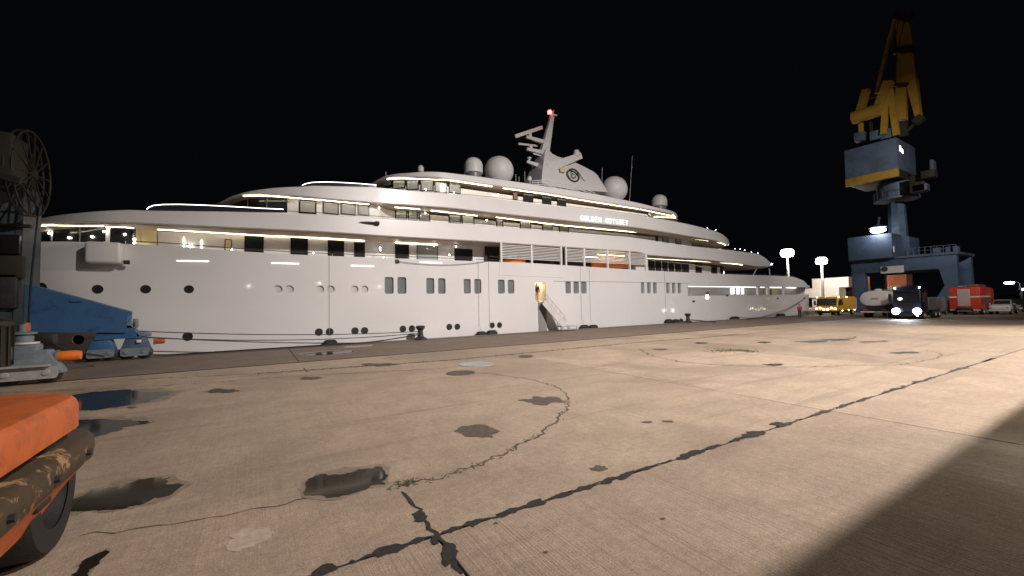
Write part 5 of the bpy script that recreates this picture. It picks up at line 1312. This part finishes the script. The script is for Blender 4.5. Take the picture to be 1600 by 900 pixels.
container('tan container at ground level behind the tanker', UC+8, onu(1380, 465, UC+8)[1], 0, 8, math.radians(80), 'cont_tan', 'cont_orange')
container('small tan container at the right end of the orange-brown one', UC+8.2, onu(1402, 447, UC+8)[1], 5.2, 3, math.radians(80), 'cont_tan', 'cont_tan')
container('brown container carrying the small tan one', UC+8.2, onu(1402, 455, UC+8)[1]-.4, 2.6, 3, math.radians(80), 'cont_brown', 'cont_brown')
container('brown container lowest in the stack with the small tan one on top', UC+8.2, onu(1402, 455, UC+8)[1]-.4, 0, 3, math.radians(80), 'cont_brown', 'cont_brown')

# ------------------------------------------------------------------ lamp masts
def light_mast(px, py, u, label, wpx, energy, h=None):
    p = onu(px, py, u); s = depth(p)/FP; R_ = wpx*s/2
    t = thing('lamp_mast', label, 'lamp mast', (p[0], p[1], 0), group='lit lamp masts in the background')
    part('pole', MB().lathe([(.42, 0), (.42, .3), (.34, .4), (.22, p[2]), (0, p[2])], (p[0], p[1], 0), 'z', 14), 'pole', t)
    part('crown', MB().lathe([(0, -.15), (R_*.6, -.15), (R_*.65, .1), (0, .3)], (p[0], p[1], p[2]+.95), 'z', 18), 'galv', t)
    for k in range(8):
        a = 2*PI*k/8; c = (p[0]+R_*.58*math.cos(a), p[1]+R_*.58*math.sin(a), p[2])
        part('flood_lamp', MB().sphere(c, R_*.42, 1, 1, 1.45, 12, 8), 'lamp_mast', t)
    L = bpy.data.lights.new('mast_lamp', 'POINT'); L.energy = energy; L.color = (1, .93, .82); L.shadow_soft_size = 1.2
    o = bpy.data.objects.new('mast_light', L); COL.objects.link(o); o.location = (p[0]-1, p[1]-.5, p[2]-1.6)
light_mast(1230, 395.5, 118, 'tall lit lamp mast rising just behind the stern', 19, 3500)
light_mast(1283.5, 408, 122, 'tall lit lamp mast above the pale containers', 16, 4500)
# short lamp post and pole under the crane portal, street lamp far right
p = onu(1382, 428, 100); t = thing('pole', 'pale bare pole standing behind the tanker lorry', 'pole', (p[0], p[1], 0)); part('shaft', MB().lathe([(.3, 0), (.28, p[2]), (0, p[2])], (p[0], p[1], 0), 'z', 12), 'board_white', t); part('foot_plate', MB().box(p[0]-.4, p[0]+.4, p[1]-.4, p[1]+.4, 0, .05), 'galv', t)
p = onu(1577, 442, 150); t = thing('street_lamp', 'single street lamp glowing in the dark at the far right', 'street lamp', (p[0], p[1], 0))
part('post', MB().tube([(p[0], p[1]-1.6, 0), (p[0], p[1]-1.6, p[2]-.2), (p[0], p[1]-1.2, p[2]+.2), (p[0], p[1], p[2]+.25)], .09, 8), 'pole', t)
part('lamp_head', MB().sphere((p[0], p[1], p[2]), .42, .8, 2.0, .7, 12, 8), 'lamp_white', t)
# open shed with a lit edge at the far right
p = onu(1592, 452.5, 170)
t = thing('shed', 'low open shed with a bright roof edge at the far right', 'shed', (p[0]+5, p[1]-8, 0))
part('roof', MB().box(p[0], p[0]+12, p[1]-18, p[1], p[2]-.1, p[2]+.5), 'board_white', t)
for dx in (.3, 11.5):
    for dy in (-.4, -9, -17.5): part('post', MB().box(p[0]+dx-.15, p[0]+dx+.15, p[1]+dy-.15, p[1]+dy+.15, 0, p[2]-.1), 'galv', t)
part('tube_lamp', MB().bar((p[0]-.1, p[1]-17, p[2]), (p[0]-.1, p[1]-.5, p[2]), .2, .5), 'strip_white', t)
part('rear_wall', MB().box(p[0]+11.8, p[0]+12, p[1]-18, p[1], 0, p[2]), 'cladding', t)
p = onu(1596, 468.5, 120); t = thing('bollard_light', 'tiny lit bollard light at the right edge of the quay', 'bollard light', (p[0], p[1], 0)); part('post', MB().lathe([(.12, 0), (.12, p[2]-.15), (0, p[2]-.15)], (p[0], p[1], 0), 'z', 10), 'galv', t); part('lamp_head', MB().sphere(p, .22, 1, 1.6, .6, 10, 6), 'lamp_white', t)

# ------------------------------------------------------------------ the forklift at the left edge
fl = thing('forklift', 'orange forklift rear with scraped rusty bumper and black tyre at the left edge', 'forklift', (-2.7, 5.0, 0))
FX1, FX0, FY1 = -1.78, -3.95, 7.55
def plan(x0, x1, y0, y1, r, n=8, r2=None):
    pts = [(x1, y0)]
    for i in range(n+1):
        a = PI/2*i/n; pts.append((x1-r+r*math.cos(a), y1-r+r*math.sin(a)))
    for i in range(n+1):
        a = PI/2+PI/2*i/n; pts.append((x0+r+r*math.cos(a), y1-r+r*math.sin(a)))
    pts.append((x0, y0)); return pts
def body(name, rings, m, parent=fl, bev=0):
    return part(name, MB().loft([[(p[0], p[1], z) for p in pl] for pl, z in rings]), m, parent, sharp=28 if name != 'bumper' else 60)
Z0, Z1 = 1.27, 1.64
cw = body('counterweight', [(plan(FX0, FX1-.0, 1.6, FY1, .78), Z0), (plan(FX0, FX1, 1.6, FY1, .78), Z1-.12), (plan(FX0+.015, FX1-.02, 1.62, FY1-.02, .77), Z1-.065), (plan(FX0+.05, FX1-.06, 1.65, FY1-.06, .74), Z1-.02), (plan(FX0+.12, FX1-.14, 1.65, FY1-.15, .68), Z1)], 'forklift_orange')
body('gap_plate', [(plan(FX0+.2, FX1-.16, 1.6, FY1-.16, .55), 1.10), (plan(FX0+.2, FX1-.16, 1.6, FY1-.16, .55), Z0)], 'black_paint')
bp = body('bumper', [(plan(FX0-.02, FX1+.02, 1.7, FY1+.08, .62), .80), (plan(FX0-.05, FX1+.075, 1.7, FY1+.15, .70), .85), (plan(FX0-.05, FX1+.095, 1.7, FY1+.17, .74), .97), (plan(FX0-.05, FX1+.085, 1.7, FY1+.16, .72), 1.08), (plan(FX0+.0, FX1+.01, 1.7, FY1+.08, .62), 1.14)], 'bumper_rust')
body('lower_body', [(plan(FX0+.2, FX1-.16, 1.7, FY1-1.0, .3), .44), (plan(FX0+.1, FX1-.06, 1.7, FY1-.45, .5), .66), (plan(FX0+.05, FX1+.02, 1.7, FY1-.0, .55), .80)], 'forklift_orange')
for y in (4.2, 6.0): part('rear_lamp', MB().box(FX1-.10, FX1+.0, y-.16, y+.16, .68, .75, .02), 'black_paint', fl)
for x, s in ((FX1-.35, 1), (FX0+.35, -1)):
    wheel(fl, x, 6.6, .64, .5, 'rubber', s); wheel(fl, x, 2.2, .62, .5, 'rubber', s)
# turn the wheels: they roll along y
for ch in fl.children:
    if ch.name.startswith('tyre'):
        pts = np.array([v.co[:] for v in ch.data.vertices]); c = pts.mean(0)
        for me_ in [ch.data]+[g.data for g in ch.children]:
            for v in me_.vertices: d = v.co-Vector(c); v.co = Vector((c[0]+d.y, c[1]-d.x, v.co.z))
for y in (5.0, 5.9, 6.8): part('bolt', MB().lathe([(0, .05), (.035, .05), (.035, 0), (0, 0)], (FX1+.085, y, .965), 'x', 6), 'iron', bp)
part('chassis', MB().box(FX0+.5, FX1-.5, 1.0, 6.6, .42, 1.1), 'black_paint', fl)
seat = part('seat', MB().box(-3.15, -2.55, 2.6, 3.2, Z1, Z1+.25, .08), 'black_paint', fl); part('seat_back', MB().box(-3.15, -2.55, 3.15, 3.3, Z1+.2, Z1+.8, .06), 'black_paint', seat)
for x in (-3.7, -2.35):
    for y in (1.2, 3.6): part('guard_post', MB().box(x-.05, x+.05, y-.05, y+.05, Z1, 3.1), 'black_paint', fl)
part('guard_roof', MB().box(-3.8, -2.25, 1.1, 3.7, 3.1, 3.18), 'black_paint', fl)
for x in (-3.3, -2.3): part('mast_rail', MB().box(x-.08, x+.08, .3, .5, .1, 3.4), 'black_paint', fl)
for x in (-3.2, -2.4): part('fork', MB().box(x-.07, x+.07, -1.1, .3, .08, .14), 'iron', fl)

# ------------------------------------------------------------------ what stands behind the camera: the shed whose eaves shade the foreground, the flood mast, two added fill masts
wh = thing('warehouse', 'low corrugated warehouse behind the photographer whose eaves shade the foreground', 'warehouse', (20, -9, 0))
HE = 8.15
part('wall', MB().box(-14, 55, -10, -4.2, 0, HE-.5), 'cladding', wh)
part('roof', MB().hexa([(-15, -10.5, HE-.45), (56, -10.5, HE-.45), (56, -2.5, HE-.45), (-15, -2.5, HE-.45), (-15, -10.5, HE+.3), (56, -10.5, HE+.3), (56, -2.5, HE), (-15, -2.5, HE)]), 'cladding', wh)
for x in range(-8, 50, 12): part('door', MB().box(x, x+5, -4.19, -4.1, 0, 4.0), 'crane_slate', wh)
for x in (-1, 8, 17):
    lb_ = part('wall_lamp', MB().sphere((x, -3.95, 6.0+.25*math.sin(x)), .17, n=12, m=8), 'lamp_flood', wh)
    part('bracket', MB().box(x-.04, x+.04, -4.2, -4.0, 6.05, 6.35), 'galv', wh)
def flood_mast(spec, label):
    x, y, z = spec['pos']
    t = thing('flood_mast', label, 'lamp mast', (x, y, 0), group='flood masts behind the photographer')
    part('pole', MB().lathe([(.5, 0), (.45, 3), (.25, z-.6), (0, z-.6)], (x, y, 0), 'z', 14), 'pole', t)
    part('crown', MB().lathe([(0, -.2), (1.5, -.2), (1.6, .05), (0, .2)], (x, y, z+1.3), 'z', 20), 'galv', t)
    for k in range(8):
        a = 2*PI*k/8; part('flood_lamp', MB().box(x+1.5*math.cos(a)-.25, x+1.5*math.cos(a)+.25, y+1.5*math.sin(a)-.25, y+1.5*math.sin(a)+.25, z+.8, z+1.1, .04), 'galv', t)
    L = bpy.data.lights.new('flood', 'SPOT'); L.energy = spec['energy']; L.color = spec['color']; L.spot_size = math.radians(spec['size']); L.spot_blend = spec['blend']; L.shadow_soft_size = spec.get('soft', .8)
    o = bpy.data.objects.new('flood_light', L); COL.objects.link(o); o.location = (x, y, z)
    o.rotation_euler = (Vector(spec['aim'])-Vector(spec['pos'])).to_track_quat('-Z', 'Y').to_euler()
flood_mast(MAST, 'high flood mast behind the warehouse lighting quay and yacht')
flood_mast(MAST_CRANE_FILL, 'added flood mast brightening the parked lorries and the far crane')
flood_mast(MAST_FILL, 'added fill mast with warmer light further along the quay')
